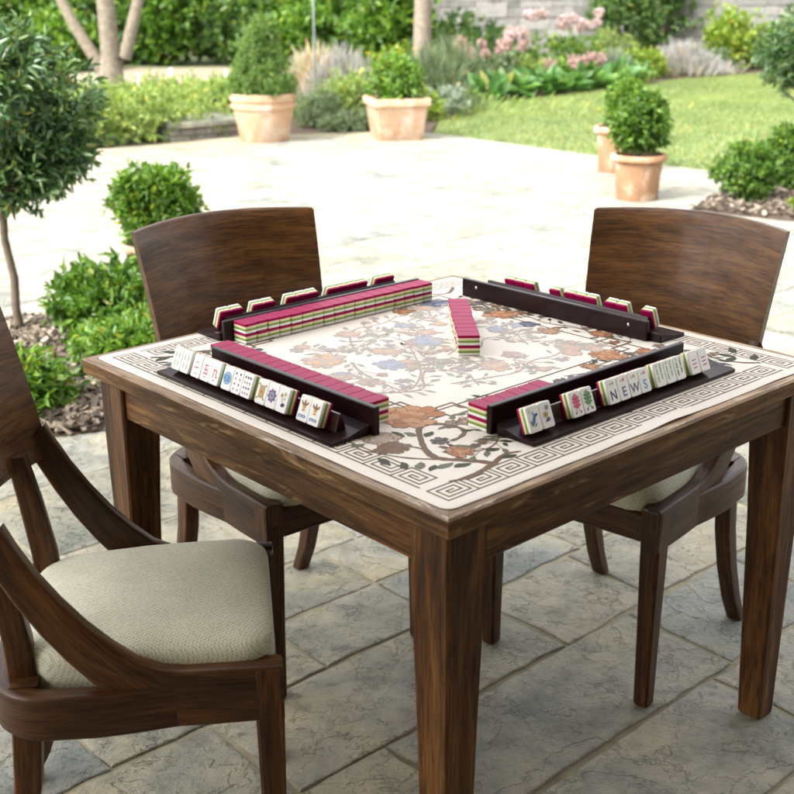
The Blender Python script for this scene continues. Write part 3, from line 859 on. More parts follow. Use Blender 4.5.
# hostas along the far lawn edge
def hosta(x, y, s, label):
    n = 46; a = rng.uniform(0, 6.28, n); e = rng.uniform(.35, 1.2, n)
    D = np.stack([np.cos(a) * np.cos(e), np.sin(a) * np.cos(e), np.sin(e)], 1)
    P = np.stack([np.cos(a) * .08, np.sin(a) * .08, rng.uniform(.0, .12, n)], 1) * s
    o = leaves_obj('hosta', leaf_arrays(P, D, rng.uniform(.25, .42, n) * s, rng.uniform(.13, .20, n) * s, .22, .35), L_HOSTA)
    o.location = (x, y, 0); return tag(o, label, 'plant', 'hostas along the lawn edge')
for i, (x, y, s) in enumerate([(1.22, 16.1, .85), (1.55, 16.5, 1.0), (1.98, 16.9, 1.0), (2.42, 17.3, .9), (2.85, 17.75, 1.0), (3.22, 18.2, 1.0), (3.6, 18.7, .9)]):
    hosta(x, y, s, ['broad leaved hosta nearest the square pot, at the lawn edge', 'second hosta from the square pot along the lawn edge', 'third hosta from the square pot along the lawn edge', 'middle hosta of the row, below the dusky pink flowers',
                    'hosta below the tall pale pink phlox', 'second hosta from the right end of the row', 'hosta at the right end of the row, beside the lavender'][i])
flowered('dusky pink roses left of the phlox, behind the hostas', 1.35, 17.6, 1.0, .62, L_SAGE, F_ROSE, 9, .042, 'rose_bush', 'rose')
flowered('low dusky red flowers in front of the pale phlox', 2.55, 18.0, 1.15, .40, L_BRIGHT, F_ROSE, 9, .042)
flowered('tall pale pink phlox in front of the stone wall', 2.62, 19.0, 1.35, .92, L_BRIGHT, F_PINK, 12, .060, 'phlox', 'flowers', .9)
flowered('white and pink flowers at the left end of the phlox clump', 1.85, 18.6, .6, .72, L_BRIGHT, F_PINK, 6, .060, 'phlox', 'flowers', .9)
leafy('low green filler plants between roses and phlox', 1.95, 17.7, .8, .46, L_MEAD, 2200, .07, .028, 'leafy_plant', 'plant')
leafy('dark rounded evergreen left of the phlox, before the wall', 1.15, 20.8, 1.7, 1.05, L_DARK, 3800, .11, .05)
leafy('grey green bush between evergreen and roses', .95, 18.6, .9, .66, L_SAGE, 2200, .08, .026)
spiky('silver lavender left of the white lavender by the far lawn', 3.45, 19.3, .6, .52, L_GREY, 1000, .2, .018)
leafy('yellow green mound at the far edge of the lawn', 3.95, 19.9, .85, .52, L_LIME, 2400, .07, .024, 'leafy_plant', 'plant')
spiky('wide pale lavender clump at the far lawn edge', 4.75, 20.5, 1.3, .58, L_BLUE, 1900, .24, .018)
leafy('low dark green plant right of the wide lavender', 5.55, 21.2, .75, .38, L_SAGE, 1800, .07, .03, 'leafy_plant', 'plant')
leafy('pale shrub behind the yellow green mound', 3.75, 21.2, .9, .75, L_MEAD, 2400, .08, .03)
# small tree, climber and big lime shrub in front of the stone wall
def small_tree(label, x, y, h, w, m, name='small_tree', cat='tree'):
    t = tag(empty(name, (x, y, 0)), label, cat)
    b = MB(); b.tube([(0, 0, -.02), (.02, 0, h * .3), (0, .02, h * .6), (0, 0, h * .8)], [.05, .042, .035, .02], 8); b.build('trunk', BARK2, t)
    lob = [(x_, y_, z + h * .36, a, b_, c) for x_, y_, z, a, b_, c in bush_lobes(w, w * .8, h * .64, 16)]
    leaves_obj('crown', lobe_leaves(lob, 3600, .10, .045, .5, .9, .2, 6), m, t)
small_tree('dark green small tree in front of the wall, left of the climber', 3.95, 22.0, 1.75, 1.35, L_DARK)
t = tag(empty('climbing_plant', (4.95, 22.9, 0)), 'green climber growing up the stone wall', 'climber')
b = MB(); b.tube([(0, .2, 0), (.05, .25, .6), (-.05, .3, 1.3), (.05, .35, 2.0)], [.03, .025, .02, .012], 7); b.build('stem', BARK2, t)
leaves_obj('foliage', lobe_leaves([(rng.normal(0, .28), .1 + rng.uniform(0, .2), rng.uniform(.25, 2.1), .26, .14, .24) for i in range(26)], 3200, .10, .05, .4, .8, .1, 6), L_DARK, t)
leafy('large bright lime green shrub near the right end of the stone wall', 5.95, 21.9, 1.55, 1.15, L_LIME, 4600, .10, .045)
leafy('leafy green shrub against the wall, cut by the right edge', 7.6, 22.3, 1.6, 1.2, L_BRIGHT, 3200, .11, .05)
# trunk at top centre and the laurels along the back left
t = tag(empty('garden_tree', (.45, 20.2, 0)), 'grey tree trunk rising behind the border at the top centre', 'tree')
b = MB(); b.tube([(0, 0, -.05), (0, 0, .6), (.03, 0, 1.5), (.0, 0, 2.6)], [.17, .145, .14, .12], 12); autosmooth(b.build('trunk', BARK, t), 60)
leaves_obj('crown', lobe_leaves([(rng.normal(0, .8), rng.normal(0, .6), rng.uniform(2.5, 3.8), .5, .5, .4) for i in range(18)], 3000, .12, .06, .3, .8, .2, 6), L_BRIGHT, t)
woods = [(-9.2, 25.0, 2.6, 2.4, 'dark', 'dark laurel at the far left edge behind the bay tree'), (-7.3, 24.6, 2.3, 2.2, 'mid', 'leafy shrub behind the left stem of the forked tree'), (-5.7, 24.9, 2.1, 2.3, 'dark', 'dark laurel showing between the stems of the forked tree'),
         (-4.3, 24.4, 2.0, 2.0, 'mid', 'big leaved shrub right of the forked tree'), (-2.9, 24.8, 2.1, 2.2, 'dark', 'dark laurel between the forked tree and the conifer'), (-1.7, 24.2, 1.9, 1.9, 'light', 'light green laurel directly behind the conifer'),
         (-.6, 23.2, 1.7, 1.8, 'mid', 'green shrub behind the thin grey post'), (.0, 21.6, 1.5, 1.6, 'light', 'bright leafy shrub left of the grey trunk'), (-1.5, 20.6, 1.5, 1.05, 'mid', 'lower leafy bush behind the lavender and conifer'),
         (-8.4, 22.0, 1.9, 1.3, 'light', 'light green bush in front of the far left laurels'), (-6.1, 22.6, 1.6, 1.05, 'light', 'small bright bush below the forked tree laurels')]
for x, y, w, h, k, lb in woods:
    leafy(lb, x, y, w, h, dict(dark=L_DARK, mid=L_BOX, light=L_BRIGHT)[k], 5200, .17, .085, 'laurel', 'shrub', 'laurels along the back of the garden')
v1 = lobe_leaves([(x + rng.normal(0, .5), 29 + rng.normal(0, .8), rng.uniform(.3, 3.6), 1.0, .8, .9) for x in np.arange(-22, 22, .55) for k in range(2)], 16000, .26, .13, .5, .9, .2, 6)
tag(leaves_obj('far_woodland', v1, L_DARK), 'dense dark woodland leaves behind the shrubs and the wall', 'woodland', kind='stuff')

# ------------------------------------------------------------------ table
TC = (.10446, 2.15851); TH = .733600
table = tag(empty('game_table', (TC[0], TC[1], 0), TH), 'square dark brown wooden table with pale worn rim and tapered square legs', 'table')
HW = .5047
b = MB()
for k in range(4):                                   # four mitred rim boards
    rot = k * math.pi / 2; c, s_ = math.cos(rot), math.sin(rot); off = rng.uniform(-5, 5, 3)
    sec = [(.0035, .728), (0, .7315), (0, .7565), (.0035, .760), (.0752, .760), (.0752, .728)]
    rings, G = [], []
    for e in (-1, -.5, 0, .5, 1):
        ring = []
        for d, z in sec:
            x, y = e * (HW - d - .0002), -HW + d
            ring.append((x * c - y * s_, x * s_ + y * c, z)); G.append(np.array([x, d, z]) + off)
        rings.append(ring)
    k0 = len(b.f); b.loft(rings, 0, True, False, G)
    for q in range(4):
        for j in (0, 1, 5): b.m[k0 + q * 6 + j] = 1
b.rbox((-HW + .0745, -HW + .0745, .730), (HW - .0745, HW - .0745, .7590), .002, 0)
b.build('tabletop', [W_RIM, W_EDGE], table)
AI = .030
for s in (-1, 1):
    b = MB(); b.rbox((-.42, min(s * (HW - AI), s * (HW - AI - .024)), .652), (.42, max(s * (HW - AI), s * (HW - AI - .024)), .7285), .003, 0); b.build('apron', W_TABLE, table)
    b = MB(); b.rbox((min(s * (HW - AI), s * (HW - AI - .024)), -.42, .652), (max(s * (HW - AI), s * (HW - AI - .024)), .42, .7285), .003, 1); b.build('apron', W_TABLE, table)
for sx in (-1, 1):
    for sy in (-1, 1):
        b = MB(); off = rng.uniform(-5, 5, 3); rings, G = [], []
        o_ = HW - .022
        for z, w in ((0, .046), (.006, .052), (.20, .060), (.45, .070), (.62, .080), (.7284, .080)):
            lo, hi, bv = o_ - w, o_, .0035
            if z < .62: hi = o_ - (.080 - w) * .22; lo = hi - w
            q = [(lo + bv, lo), (hi - bv, lo), (hi, lo + bv), (hi, hi - bv), (hi - bv, hi), (lo + bv, hi), (lo, hi - bv), (lo, lo + bv)]
            r_ = [(sx * x, sy * y, z) for x, y in q]
            if sx * sy < 0: r_ = r_[::-1]
            rings.append(r_); G += [np.array([p[2], p[0], p[1]]) + off for p in r_]
        b.loft(rings, 0, True, False, G); b.build('leg', W_LEG, table)

# ------------------------------------------------------------------ printed table cover
def rr_loop(h_, r, n=8, wob=0):
    out = []
    for (cx, cy, a0) in ((h_ - r, h_ - r, 0), (-h_ + r, h_ - r, 90), (-h_ + r, -h_ + r, 180), (h_ - r, -h_ + r, 270)):
        for k in range(n + 1):
            a = R(a0 + 90 * k / n); out.append((cx + r * math.cos(a), cy + r * math.sin(a)))
    # densify
    res = []
    for i in range(len(out)):
        p, q = out[i], out[(i + 1) % len(out)]; L = math.dist(p, q); m_ = max(1, int(L / .02))
        for k in range(m_): res.append((p[0] + (q[0] - p[0]) * k / m_, p[1] + (q[1] - p[1]) * k / m_))
    return res
def cover():
    b = MB(); mats = [CLOTH] + [PRINT[k] for k in PK]
    lp = rr_loop(.486, .018); n = len(lp)
    def w(i): x, y = lp[i]; return .0006 * math.sin(x * 31 + y * 17) + .0004 * math.sin(x * 57 - y * 43)
    lift = [.0003 + .0006 * max(0, math.sin(x * 14 + y * 9 + 1)) ** 6 + (.004 * math.exp(-((x - .03) / .05) ** 2) if y < -.45 else 0) for x, y in lp]
    def ring(ins, z, li=1.0):
        return [(x * (1 - (ins + w(i)) / .486), y * (1 - (ins + w(i)) / .486), .7602 + z + lift[i] * li) for i, (x, y) in enumerate(lp)]
    rings = [ring(.001, .0), ring(.0, .0003), ring(.0, .0008), ring(.0008, .0011), ring(.012, .0012, .6), ring(.03, .0013, 0.0)]
    b.loft(rings, 0, False, True)
    V = ring(.03, .0013, 0.0); b.add(V, [tuple(range(n))], 0)
    Z0 = .76158
    cnt, nb = [0], [0]
    def poly(pts, mk, lvl):
        cnt[0] += 1
        z = Z0 + .00004 * lvl + .0000003 * (cnt[0] % 100)
        b.add([(x, y, z) for x, y in pts], [tuple(range(len(pts)))], 1 + PI_[mk])
    def seg(p, q, w_, mk, lvl):
        d = (q[0] - p[0], q[1] - p[1]); L = math.hypot(*d)
        if L < 1e-6: return
        n_ = (-d[1] / L * w_ / 2, d[0] / L * w_ / 2); e = (d[0] / L * w_ / 2, d[1] / L * w_ / 2)
        poly([(p[0] - e[0] - n_[0], p[1] - e[1] - n_[1]), (q[0] + e[0] - n_[0], q[1] + e[1] - n_[1]), (q[0] + e[0] + n_[0], q[1] + e[1] + n_[1]), (p[0] - e[0] + n_[0], p[1] - e[1] + n_[1])], mk, lvl)
    # greek key border
    pit, u = .0615, .0073
    A = [(0, 0), (0, 6), (7.3, 6), (7.3, 1.25), (1.35, 1.25), (1.35, 4.75), (5.95, 4.75), (5.95, 2.5), (2.8, 2.5), (2.8, 3.5), (4.6, 3.5)]
    A2 = [(0, 0), (8.54, 0)]
    for side in range(4):
        rot = side * math.pi / 2; c, s = math.cos(rot), math.sin(rot)
        tr = lambda x, y: (x * c - y * s, x * s + y * c)
        k0 = -7
        for k in range(15):
            x0 = -.461 + k * pit
            if k == 14: continue
            for path in (A, A2):
                q = [tr(x0 + px * u, -.461 + py * u) for px, py in path]
                for i in range(len(q) - 1): seg(q[i], q[i + 1], .0034, 'key', 1 if (i % 2 == 0) else 2)
    # inner fret frame
    x0, x1, y0, y1 = -.245, .305, -.185, .352
    fr = [(x0, y0), (x1, y0), (x1, y1), (x0, y1)]
    for i in range(4): seg(fr[i], fr[(i + 1) % 4], .0045, 'key', 1 + i % 2)
    for i, (fx, fy) in enumerate(fr):
        sx, sy = (1 if fx < 0 else -1), (1 if fy < 0 else -1)
        for (dx, dy) in ((.0, .0), (.05, -.012), (-.012, .05)):
            px, py = fx + dx * sx, fy + dy * sy; e = .024
            q = [(px - e, py - e), (px + e, py - e), (px + e, py + e), (px - e, py + e)]
            for j in range(4): seg(q[j], q[(j + 1) % 4], .0050, 'brown', 3 + j % 2)
    r = random.Random(11)
    def smooth(pts):
        for _ in range(2):
            o = [pts[0]]
            for i in range(len(pts) - 1):
                p, q = pts[i], pts[i + 1]
                o += [(p[0] * .75 + q[0] * .25, p[1] * .75 + q[1] * .25), (p[0] * .25 + q[0] * .75, p[1] * .25 + q[1] * .75)]
            pts = o + [pts[-1]]
        return pts
    def branch(pts, w0, w1, mk, lvl=5):
        p = smooth(pts); L_, R_ = [], []; nb[0] += 1; zb = .0000015 * (nb[0] % 24)
        for i in range(len(p)):
            a, c = p[max(i - 1, 0)], p[min(i + 1, len(p) - 1)]; d = (c[0] - a[0], c[1] - a[1]); l = math.hypot(*d) or 1
            w_ = (w0 + (w1 - w0) * i / (len(p) - 1)) / 2 * r.uniform(.8, 1.2)
            L_.append((p[i][0] - d[1] / l * w_, p[i][1] + d[0] / l * w_)); R_.append((p[i][0] + d[1] / l * w_, p[i][1] - d[0] / l * w_))
        for i in range(len(p) - 1): 
            cnt[0] += 1; z = Z0 + .00004 * lvl + zb
            b.add([(*L_[i], z), (*R_[i], z), (*R_[i + 1], z), (*L_[i + 1], z)], [(0, 1, 2, 3)], 1 + PI_[mk])
    def leaf(x, y, a, L, w_, mk, lvl=7):
        pts = []
        for t, s in ((0, 0), (.2, .7), (.45, 1), (.75, .6), (1, 0), (.75, -.6), (.45, -1), (.2, -.7)):
            px, py = (t - .4) * L, s * w_ / 2 + .1 * w_ * math.sin(t * 6)
            pts.append((x + px * math.cos(a) - py * math.sin(a), y + px * math.sin(a) + py * math.cos(a)))
        poly(pts[::1], mk, lvl)
    def petal(x, y, a, L, w_, mk, lvl, ok=None):
        if ok: petal(x, y, a, L + .0016, w_ + .0034, ok, lvl - 1)
        pts = []
        for t, q in ((.1, .12), (.4, .36), (.7, .5), (.92, .40), (1.0, .18), (.95, 0), (1.0, -.18), (.92, -.40), (.7, -.5), (.4, -.36), (.1, -.12)):
            px, py = t * L, q * w_; pts.append((x + px * math.cos(a) - py * math.sin(a), y + px * math.sin(a) + py * math.cos(a)))
        poly(pts, mk, lvl)
    def flower(x, y, R_, mk, ck, petals=9):
        ok = 'pbrown' if mk[0] == 'p' else 'brown'
        for ring_, (f, off) in enumerate(((1.0, 0), (.66, .35))):
            for k in range(petals):
                a = off + 2 * math.pi * k / petals + r.uniform(-.12, .12)
                petal(x, y, a, R_ * f * r.uniform(.72, 1.12), R_ * f * r.uniform(.36, .50), mk if (k + ring_) % 3 else ck, 9 + 2 * ring_, ok)
        poly([(x + math.cos(t) * R_ * .2, y + math.sin(t) * R_ * .2) for t in np.linspace(0, 6.283, 10, endpoint=False)], ck, 13)
    # front corner spray
    b1 = [(-.318, -.411), (-.325, -.392), (-.341, -.37), (-.363, -.345), (-.364, -.321), (-.346, -.287), (-.32, -.252), (-.298, -.225), (-.279, -.22), (-.256, -.234), (-.246, -.259), (-.25, -.286), (-.276, -.3), (-.299, -.301)]
    branch(b1, .014, .007, 'brown')
    branch([(-.363, -.345), (-.392, -.315), (-.408, -.286), (-.417, -.257), (-.428, -.239), (-.423, -.215)], .006, .003, 'brown')
    branch([(-.318, -.411), (-.353, -.419), (-.389, -.424), (-.414, -.413)], .013, .004, 'brown')
    branch([(-.318, -.411), (-.278, -.394), (-.251, -.405)], .012, .004, 'brown')
    branch([(-.364, -.321), (-.353, -.295), (-.363, -.271), (-.381, -.269)], .006, .003, 'brown')
    for i, (x, y) in enumerate([(-.34, -.226), (-.325, -.239), (-.306, -.257), (-.334, -.334), (-.306, -.325), (-.317, -.344), (-.422, -.328), (-.405, -.344), (-.359, -.383), (-.394, -.36), (-.379, -.368), (-.28, -.37), (-.278, -.407), (-.421, -.217), (-.432, -.291)]):
        leaf(x, y, r.uniform(0, 6.28), r.uniform(.026, .036), r.uniform(.013, .018), 'dkleaf' if i % 3 != 1 else 'leaf')
    flower(-.312, -.289, .016, 'dusk', 'dkleaf', 6)
    flower(-.372, -.218, .034, 'tan', 'pbrown', 11); flower(-.385, -.258, .028, 'cocoa', 'brown', 11); flower(-.275, -.170, .062, 'orange', 'rust', 10)
    # leaves at the right corner, band between key and frame all round
    for (x, y, a) in ((.386, -.361, .3), (.44, -.331, .9), (.429, -.385, .6), (.405, -.34, 1.9)): leaf(x, y, a, .042, .018, 'dkleaf')
    for (x, y, a) in ((-.40, .385, .3), (-.385, .34, 1.2), (-.36, .41, 2.2), (-.41, .30, .8)): leaf(x, y, a, .042, .018, 'dkleaf')
    branch([(-.41, .41), (-.37, .38), (-.33, .39), (-.29, .36), (-.26, .375)], .010, .005, 'brown')
    branch([(.41, .41), (.36, .37), (.33, .39), (.29, .40), (.25, .37)], .010, .005, 'brown')
    branch([(.41, -.41), (.38, -.38), (.37, -.33), (.39, -.29)], .009, .004, 'brown')
    def spray(path, flowers, leafk, col, w0=.006):
        branch(path, w0, .003, col)
        p = smooth(path)
        for i in range(1, len(p) - 1, 2):
            a0 = math.atan2(p[i + 1][1] - p[i - 1][1], p[i + 1][0] - p[i - 1][0])
            for sd_ in (-1, 1):
                if r.random() < .25: continue
                a = a0 + sd_ * r.uniform(.5, 1.3); d = r.uniform(.010, .026)
                x_, y_ = p[i][0] + math.cos(a) * d, p[i][1] + math.sin(a) * d
                seg(p[i], (x_, y_), .0014, col, 4)
                leaf(x_ + math.cos(a) * .009, y_ + math.sin(a) * .009, a + r.uniform(-.4, .4), r.uniform(.018, .029), r.uniform(.008, .013), leafk[r.randrange(len(leafk))], 7)
            if r.random() < .22:
                a = a0 + r.choice((-1, 1)) * r.uniform(.6, 1.2); L = r.uniform(.03, .055)
                e = (p[i][0] + math.cos(a) * L, p[i][1] + math.sin(a) * L)
                seg(p[i], e, .0018, col, 4)
                flower(e[0], e[1], r.uniform(.009, .014), r.choice(['pblue', 'ppink', 'porange', 'pdusk'] if col == 'pbrown' else ['rust', 'dusk', 'tan', 'orange']), col, 5)
        for (x, y, R_, m1, m2) in flowers: flower(x, y, R_ * .80, m1, m2)
    spray([(.345, -.16), (.33, -.09), (.355, -.02), (.325, .05), (.345, .12), (.32, .19), (.35, .26), (.33, .33)], [(.311, .165, .050, 'orange', 'rust'), (.294, .07, .032, 'dusk', 'blue'), (.287, .005, .036, 'tan', 'orange'), (.345, -.08, .03, 'rust', 'orange')], ['dkleaf', 'leaf', 'brown'], 'brown')
    spray([(-.24, .40), (-.16, .375), (-.07, .40), (.02, .375), (.10, .40), (.20, .37)], [(.272, .33, .045, 'blue', 'dusk'), (.175, .325, .030, 'rust', 'orange'), (-.255, .31, .045, 'blue', 'dusk')], ['dkleaf', 'leaf'], 'brown')
    spray([(.33, -.28), (.27, -.235), (.21, -.22), (.15, -.235), (.08, -.21)], [(.238, -.183, .045, 'orange', 'rust'), (.16, -.205, .024, 'rust', 'orange')], ['dkleaf', 'leaf', 'brown'], 'brown')
    spray([(-.30, -.12), (-.275, -.04), (-.30, .05), (-.28, .14), (-.29, .23)], [(-.28, .08, .03, 'blue', 'dusk')], ['dkleaf', 'leaf'], 'brown')
    # faded middle
    PL = ['pleaf', 'pleaf', 'pbrown']
    spray([(-.147, .121), (-.175, .065), (-.188, -.012), (-.193, -.091), (-.095, -.022), (-.035, .064), (.01, .13)], [(-.178, .162, .060, 'porange', 'ppink'), (-.105, .058, .040, 'pdusk', 'pblue'), (-.199, .009, .032, 'ppink', 'pbrown')], PL, 'pbrown')
    spray([(-.229, -.049), (-.157, -.10), (-.111, -.03), (-.042, .009), (-.001, .10), (.03, .18), (.0, .25)], [(.033, -.081, .044, 'ppink', 'porange'), (.057, .125, .048, 'pblue', 'pdusk'), (-.211, .076, .026, 'pblue', 'pdusk')], PL, 'pbrown')
    spray([(-.10, -.10), (-.03, -.12), (.04, -.14), (.11, -.10), (.17, -.12), (.24, -.08)], [(.11, -.055, .03, 'ppink', 'pbrown'), (.20, -.125, .026, 'porange', 'ppink')], PL, 'pbrown', .006)
    spray([(.10, .02), (.16, .07), (.20, .02), (.25, .05)], [(.22, .09, .03, 'pblue', 'pdusk')], PL, 'pbrown', .005)
    spray([(-.10, .16), (-.06, .23), (.0, .30), (.08, .28), (.14, .31)], [(-.03, .27, .036, 'ppink', 'porange'), (.10, .24, .026, 'pdusk', 'pblue')], PL, 'pbrown', .006)
    spray([(.08, .16), (.13, .21), (.12, .27), (.18, .26)], [(.16, .20, .022, 'porange', 'ppink')], PL, 'pbrown', .005)
    spray([(-.06, -.03), (-.03, -.07), (-.07, -.14)], [], PL, 'pbrown', .005)
    spray([(.02, .03), (.07, .05), (.10, .10)], [], PL, 'pbrown', .005)
    def vine(x, y, a, n, col, leafk, lim):
        pts = [(x, y)]; cur = r.uniform(-.35, .35)
        for _ in range(n):
            cur = cur * .6 + r.uniform(-.5, .5); a += cur
            x += math.cos(a) * .028; y += math.sin(a) * .028
            if not lim(x, y): break
            pts.append((x, y))
        if len(pts) > 2: spray(pts, [(pts[-1][0], pts[-1][1], r.uniform(.016, .030), *(r.choice([('ppink', 'porange'), ('pblue', 'pdusk'), ('porange', 'ppink')]) if col == 'pbrown' else r.choice([('rust', 'orange'), ('tan', 'cocoa'), ('dusk', 'blue')])))], leafk, col, .004)
    mid = lambda x, y: x0 + .02 < x < x1 - .02 and y0 + .02 < y < y1 - .02
    for _ in range(17): vine(r.uniform(x0 + .03, x1 - .03), r.uniform(y0 + .03, y1 - .03), r.uniform(0, 6.28), r.randint(4, 8), 'pbrown', PL, mid)
    band = lambda x, y: max(abs(x), abs(y)) < .402 and not (x0 - .012 < x < x1 + .012 and y0 - .012 < y < y1 + .012)
    k = 0
    while k < 34:
        x, y = r.uniform(-.40, .40), r.uniform(-.40, .40)
        if not band(x, y) or (x < -.24 and y < -.18): continue
        k += 1; vine(x, y, r.uniform(0, 6.28), r.randint(3, 6), 'brown', ['dkleaf', 'leaf', 'brown', 'leaf'], band)
    o = b.build('table_cover', mats)
    o.location = (TC[0], TC[1], 0); o.rotation_euler = (0, 0, TH)
    tag(o, 'cream cloth table cover printed with flowering branches and a Greek key border', 'table cover')
cover()

# ------------------------------------------------------------------ tiles
TW, TL, TT = .0286, .0425, .0200
def tile_mesh():
    b = MB(); hw = TW / 2 - .0003
    def ring(ins, z):
        r = .0032; x0, x1, y0, y1 = -hw + ins, hw - ins, ins, TL - ins; out = []
        for (cx, cy, a0) in ((x1 - r, y1 - r, 0), (x0 + r, y1 - r, 90), (x0 + r, y0 + r, 180), (x1 - r, y0 + r, 270)):
            for k in range(4): a = R(a0 + 30 * k); out.append((cx + r * math.cos(a), cy + r * math.sin(a), z))
        return out
    zs = [(.0008, 0, 0), (.0002, .0003, 0), (0, .0008, 0), (0, .0052, 0), (0, .0052, 1), (0, .0100, 1), (0, .0100, 2), (0, .0145, 2), (0, .0145, 3), (0, TT - .0014, 3), (.0004, TT - .0005, 3), (.0014, TT, 3)]
    for i in range(len(zs) - 1):
        a, c = zs[i], zs[i + 1]
        if a[1] == c[1]: continue
        b.loft([ring(a[0], a[1]), ring(c[0], c[1])], c[2], False, True)
    n = 16
    b.add(ring(zs[0][0], 0), [tuple(range(n))[::-1]], 0); b.add(ring(zs[-1][0], TT), [tuple(range(n))], 3)
    me = b.mesh('mahjong_tile', TILE_MATS); me.set_sharp_from_angle(angle=R(30)); return me
TILE = tile_mesh()
TABLE_M = Matrix.Translation((TC[0], TC[1], 0)) @ Matrix.Rotation(TH, 4, 'Z')
CT = .7619
def put_tile(mat, label, group):
    o = link_mesh('mahjong_tile', TILE); o.matrix_world = mat
    return tag(o, label, 'tile', group)
ORD = ['first', 'second', 'third', 'fourth', 'fifth', 'sixth', 'seventh', 'eighth', 'ninth', 'tenth', 'eleventh', 'twelfth', 'thirteenth', 'fourteenth', 'fifteenth', 'sixteenth', 'seventeenth', 'eighteenth']
def wall_of_tiles(origin, ang, n, where, frm, group):
    """two-high row of face-down tiles; row runs along +X of its own frame"""
    F = TABLE_M @ Matrix.Translation((origin[0], origin[1], CT)) @ Matrix.Rotation(ang, 4, 'Z')
    for lvl in (0, 1):
        for k in range(n):
            j = Matrix.Translation((TW * (k + .5) + rng.normal(0, .0002), rng.normal(0, .0009), TT + lvl * (TT + .0003))) @ Matrix.Rotation(rng.normal(0, .011), 4, 'Z')
            # face down: rotate about X by pi keeps x, flips y,z
            m = F @ j @ Matrix.Rotation(math.pi, 4, 'X') @ Matrix.Translation((0, -TL / 2, 0))
            put_tile(m, '%s tile, %s from %s, in the face down row %s' % ('upper' if lvl else 'lower', ORD[k], frm, where), group)
wall_of_tiles((-.330, -.167), R(90), 16, 'behind the left rack', 'the front', 'face down tiles stacked behind the left rack')
wall_of_tiles((-.232, -.292), 0, 6, 'behind the front right rack', 'the left', 'face down tiles stacked behind the front right rack')
wall_of_tiles((-.224, .377), 0, 18, 'before the back left rack', 'the left', 'face down tiles stacked before the back left rack')
wall_of_tiles((.042, -.002), math.atan2(.215, .187), 10, 'in the middle', 'the front', 'face down tiles in the middle of the table')

# motifs on the tile faces (thin printed shapes just proud of the face)
INK = {k: plain('ink_' + k, c, .35) for k, c in dict(red=(.55, .02, .07), pink=(.62, .05, .16), green=(.06, .26, .05), pale=(.32, .48, .25), blue=(.04, .13, .42), sky=(.12, .38, .62), navy=(.03, .035, .13),
                                             gold=(.55, .34, .06), plum=(.17, .10, .26), grey=(.30, .31, .36), brown=(.22, .12, .05)).items()}
IK = list(INK); II = {k: i for i, k in enumerate(IK)}
ZF = TT + .00025
class Motif:
    def __init__(s): s.b = MB(); s.k = 0
    def poly(s, pts, c):
        s.k += 1; z = ZF + .00002 * s.k
        s.b.add([(x, y, z) for x, y in pts], [tuple(range(len(pts)))], II[c]); return s
    def rect(s, x, y, w, h, c, a=0):
        ca, sa = math.cos(a), math.sin(a)
        return s.poly([(x + dx * ca - dy * sa, y + dx * sa + dy * ca) for dx, dy in ((-w / 2, -h / 2), (w / 2, -h / 2), (w / 2, h / 2), (-w / 2, h / 2))], c)
    def disc(s, x, y, r, c, n=16, ry=None): return s.poly([(x + r * math.cos(t), y + (ry or r) * math.sin(t)) for t in np.linspace(0, 2 * math.pi, n, endpoint=False)], c)
    def ring(s, x, y, r, c, c2):  # annulus made of quads
        for k in range(16):
            a, d = 2 * math.pi * k / 16, 2 * math.pi * (k + 1) / 16
            s.poly([(x + r * math.cos(a), y + r * math.sin(a)), (x + r * math.cos(d), y + r * math.sin(d)), (x + r * .72 * math.cos(d), y + r * .72 * math.sin(d)), (x + r * .72 * math.cos(a), y + r * .72 * math.sin(a))], c)
        return s.disc(x, y, r * .4, c2)
    def petal(s, x, y, a, L, w, c):
        return s.poly([(x + t * L * math.cos(a) - q * w * math.sin(a), y + t * L * math.sin(a) + q * w * math.cos(a)) for t, q in ((0, 0), (.35, .5), (.75, .4), (1, 0), (.75, -.4), (.35, -.5))], c)
    def flower(s, x, y, r, c, c2, n=6):
        for k in range(n): s.petal(x, y, 2 * math.pi * k / n + .2, r, r * .6, c)
        return s.disc(x, y, r * .28, c2, 10)
    def text(s, t, x, y, size, c):
        cu = bpy.data.curves.new('glyph', 'FONT'); cu.body = t; cu.size = size; cu.offset = size * .022; cu.align_x = 'CENTER'; cu.align_y = 'CENTER'
        ob = bpy.data.objects.new('glyph', cu); S.collection.objects.link(ob)
        bpy.context.view_layer.update()
        me = bpy.data.meshes.new_from_object(ob.evaluated_get(bpy.context.evaluated_depsgraph_get()))
        s.k += 1
        s.b.add([(v.co.x + x, v.co.y + y, ZF + .00002 * s.k) for v in me.vertices], [tuple(p.vertices) for p in me.polygons], II[c])
        bpy.data.objects.remove(ob); bpy.data.curves.remove(cu); bpy.data.meshes.remove(me); return s
Y = TL
def bars(n, c):
    m = Motif()
    if n == 2: xs = [(-.005, .5), (.005, .5)]
    else: xs = [(-.007, .5), (0, .5), (.007, .5)][:n]
    for x, f in xs:
        for q in (.30, .66): m.rect(x, Y * q, .0030, .0105, c)
        m.rect(x, Y * .48, .0042, .0014, c)
    return m
def bamboo(c): 
    m = Motif()
    for x, q, a in ((-.006, .62, .05), (-.006, .32, .05), (.005, .68, -.1), (.005, .40, -.1)): m.rect(x, Y * q, .0034, .0105, c, a)
    m.petal(.003, Y * .80, .9, .008, .003, 'pale'); m.petal(-.004, Y * .80, 2.0, .007, .003, 'pale'); return m
def three_bars():
    m = Motif()
    for q in (.28, .44, .60): m.rect(0, Y * q, .0125, .0022, 'pink', .06)
    return m
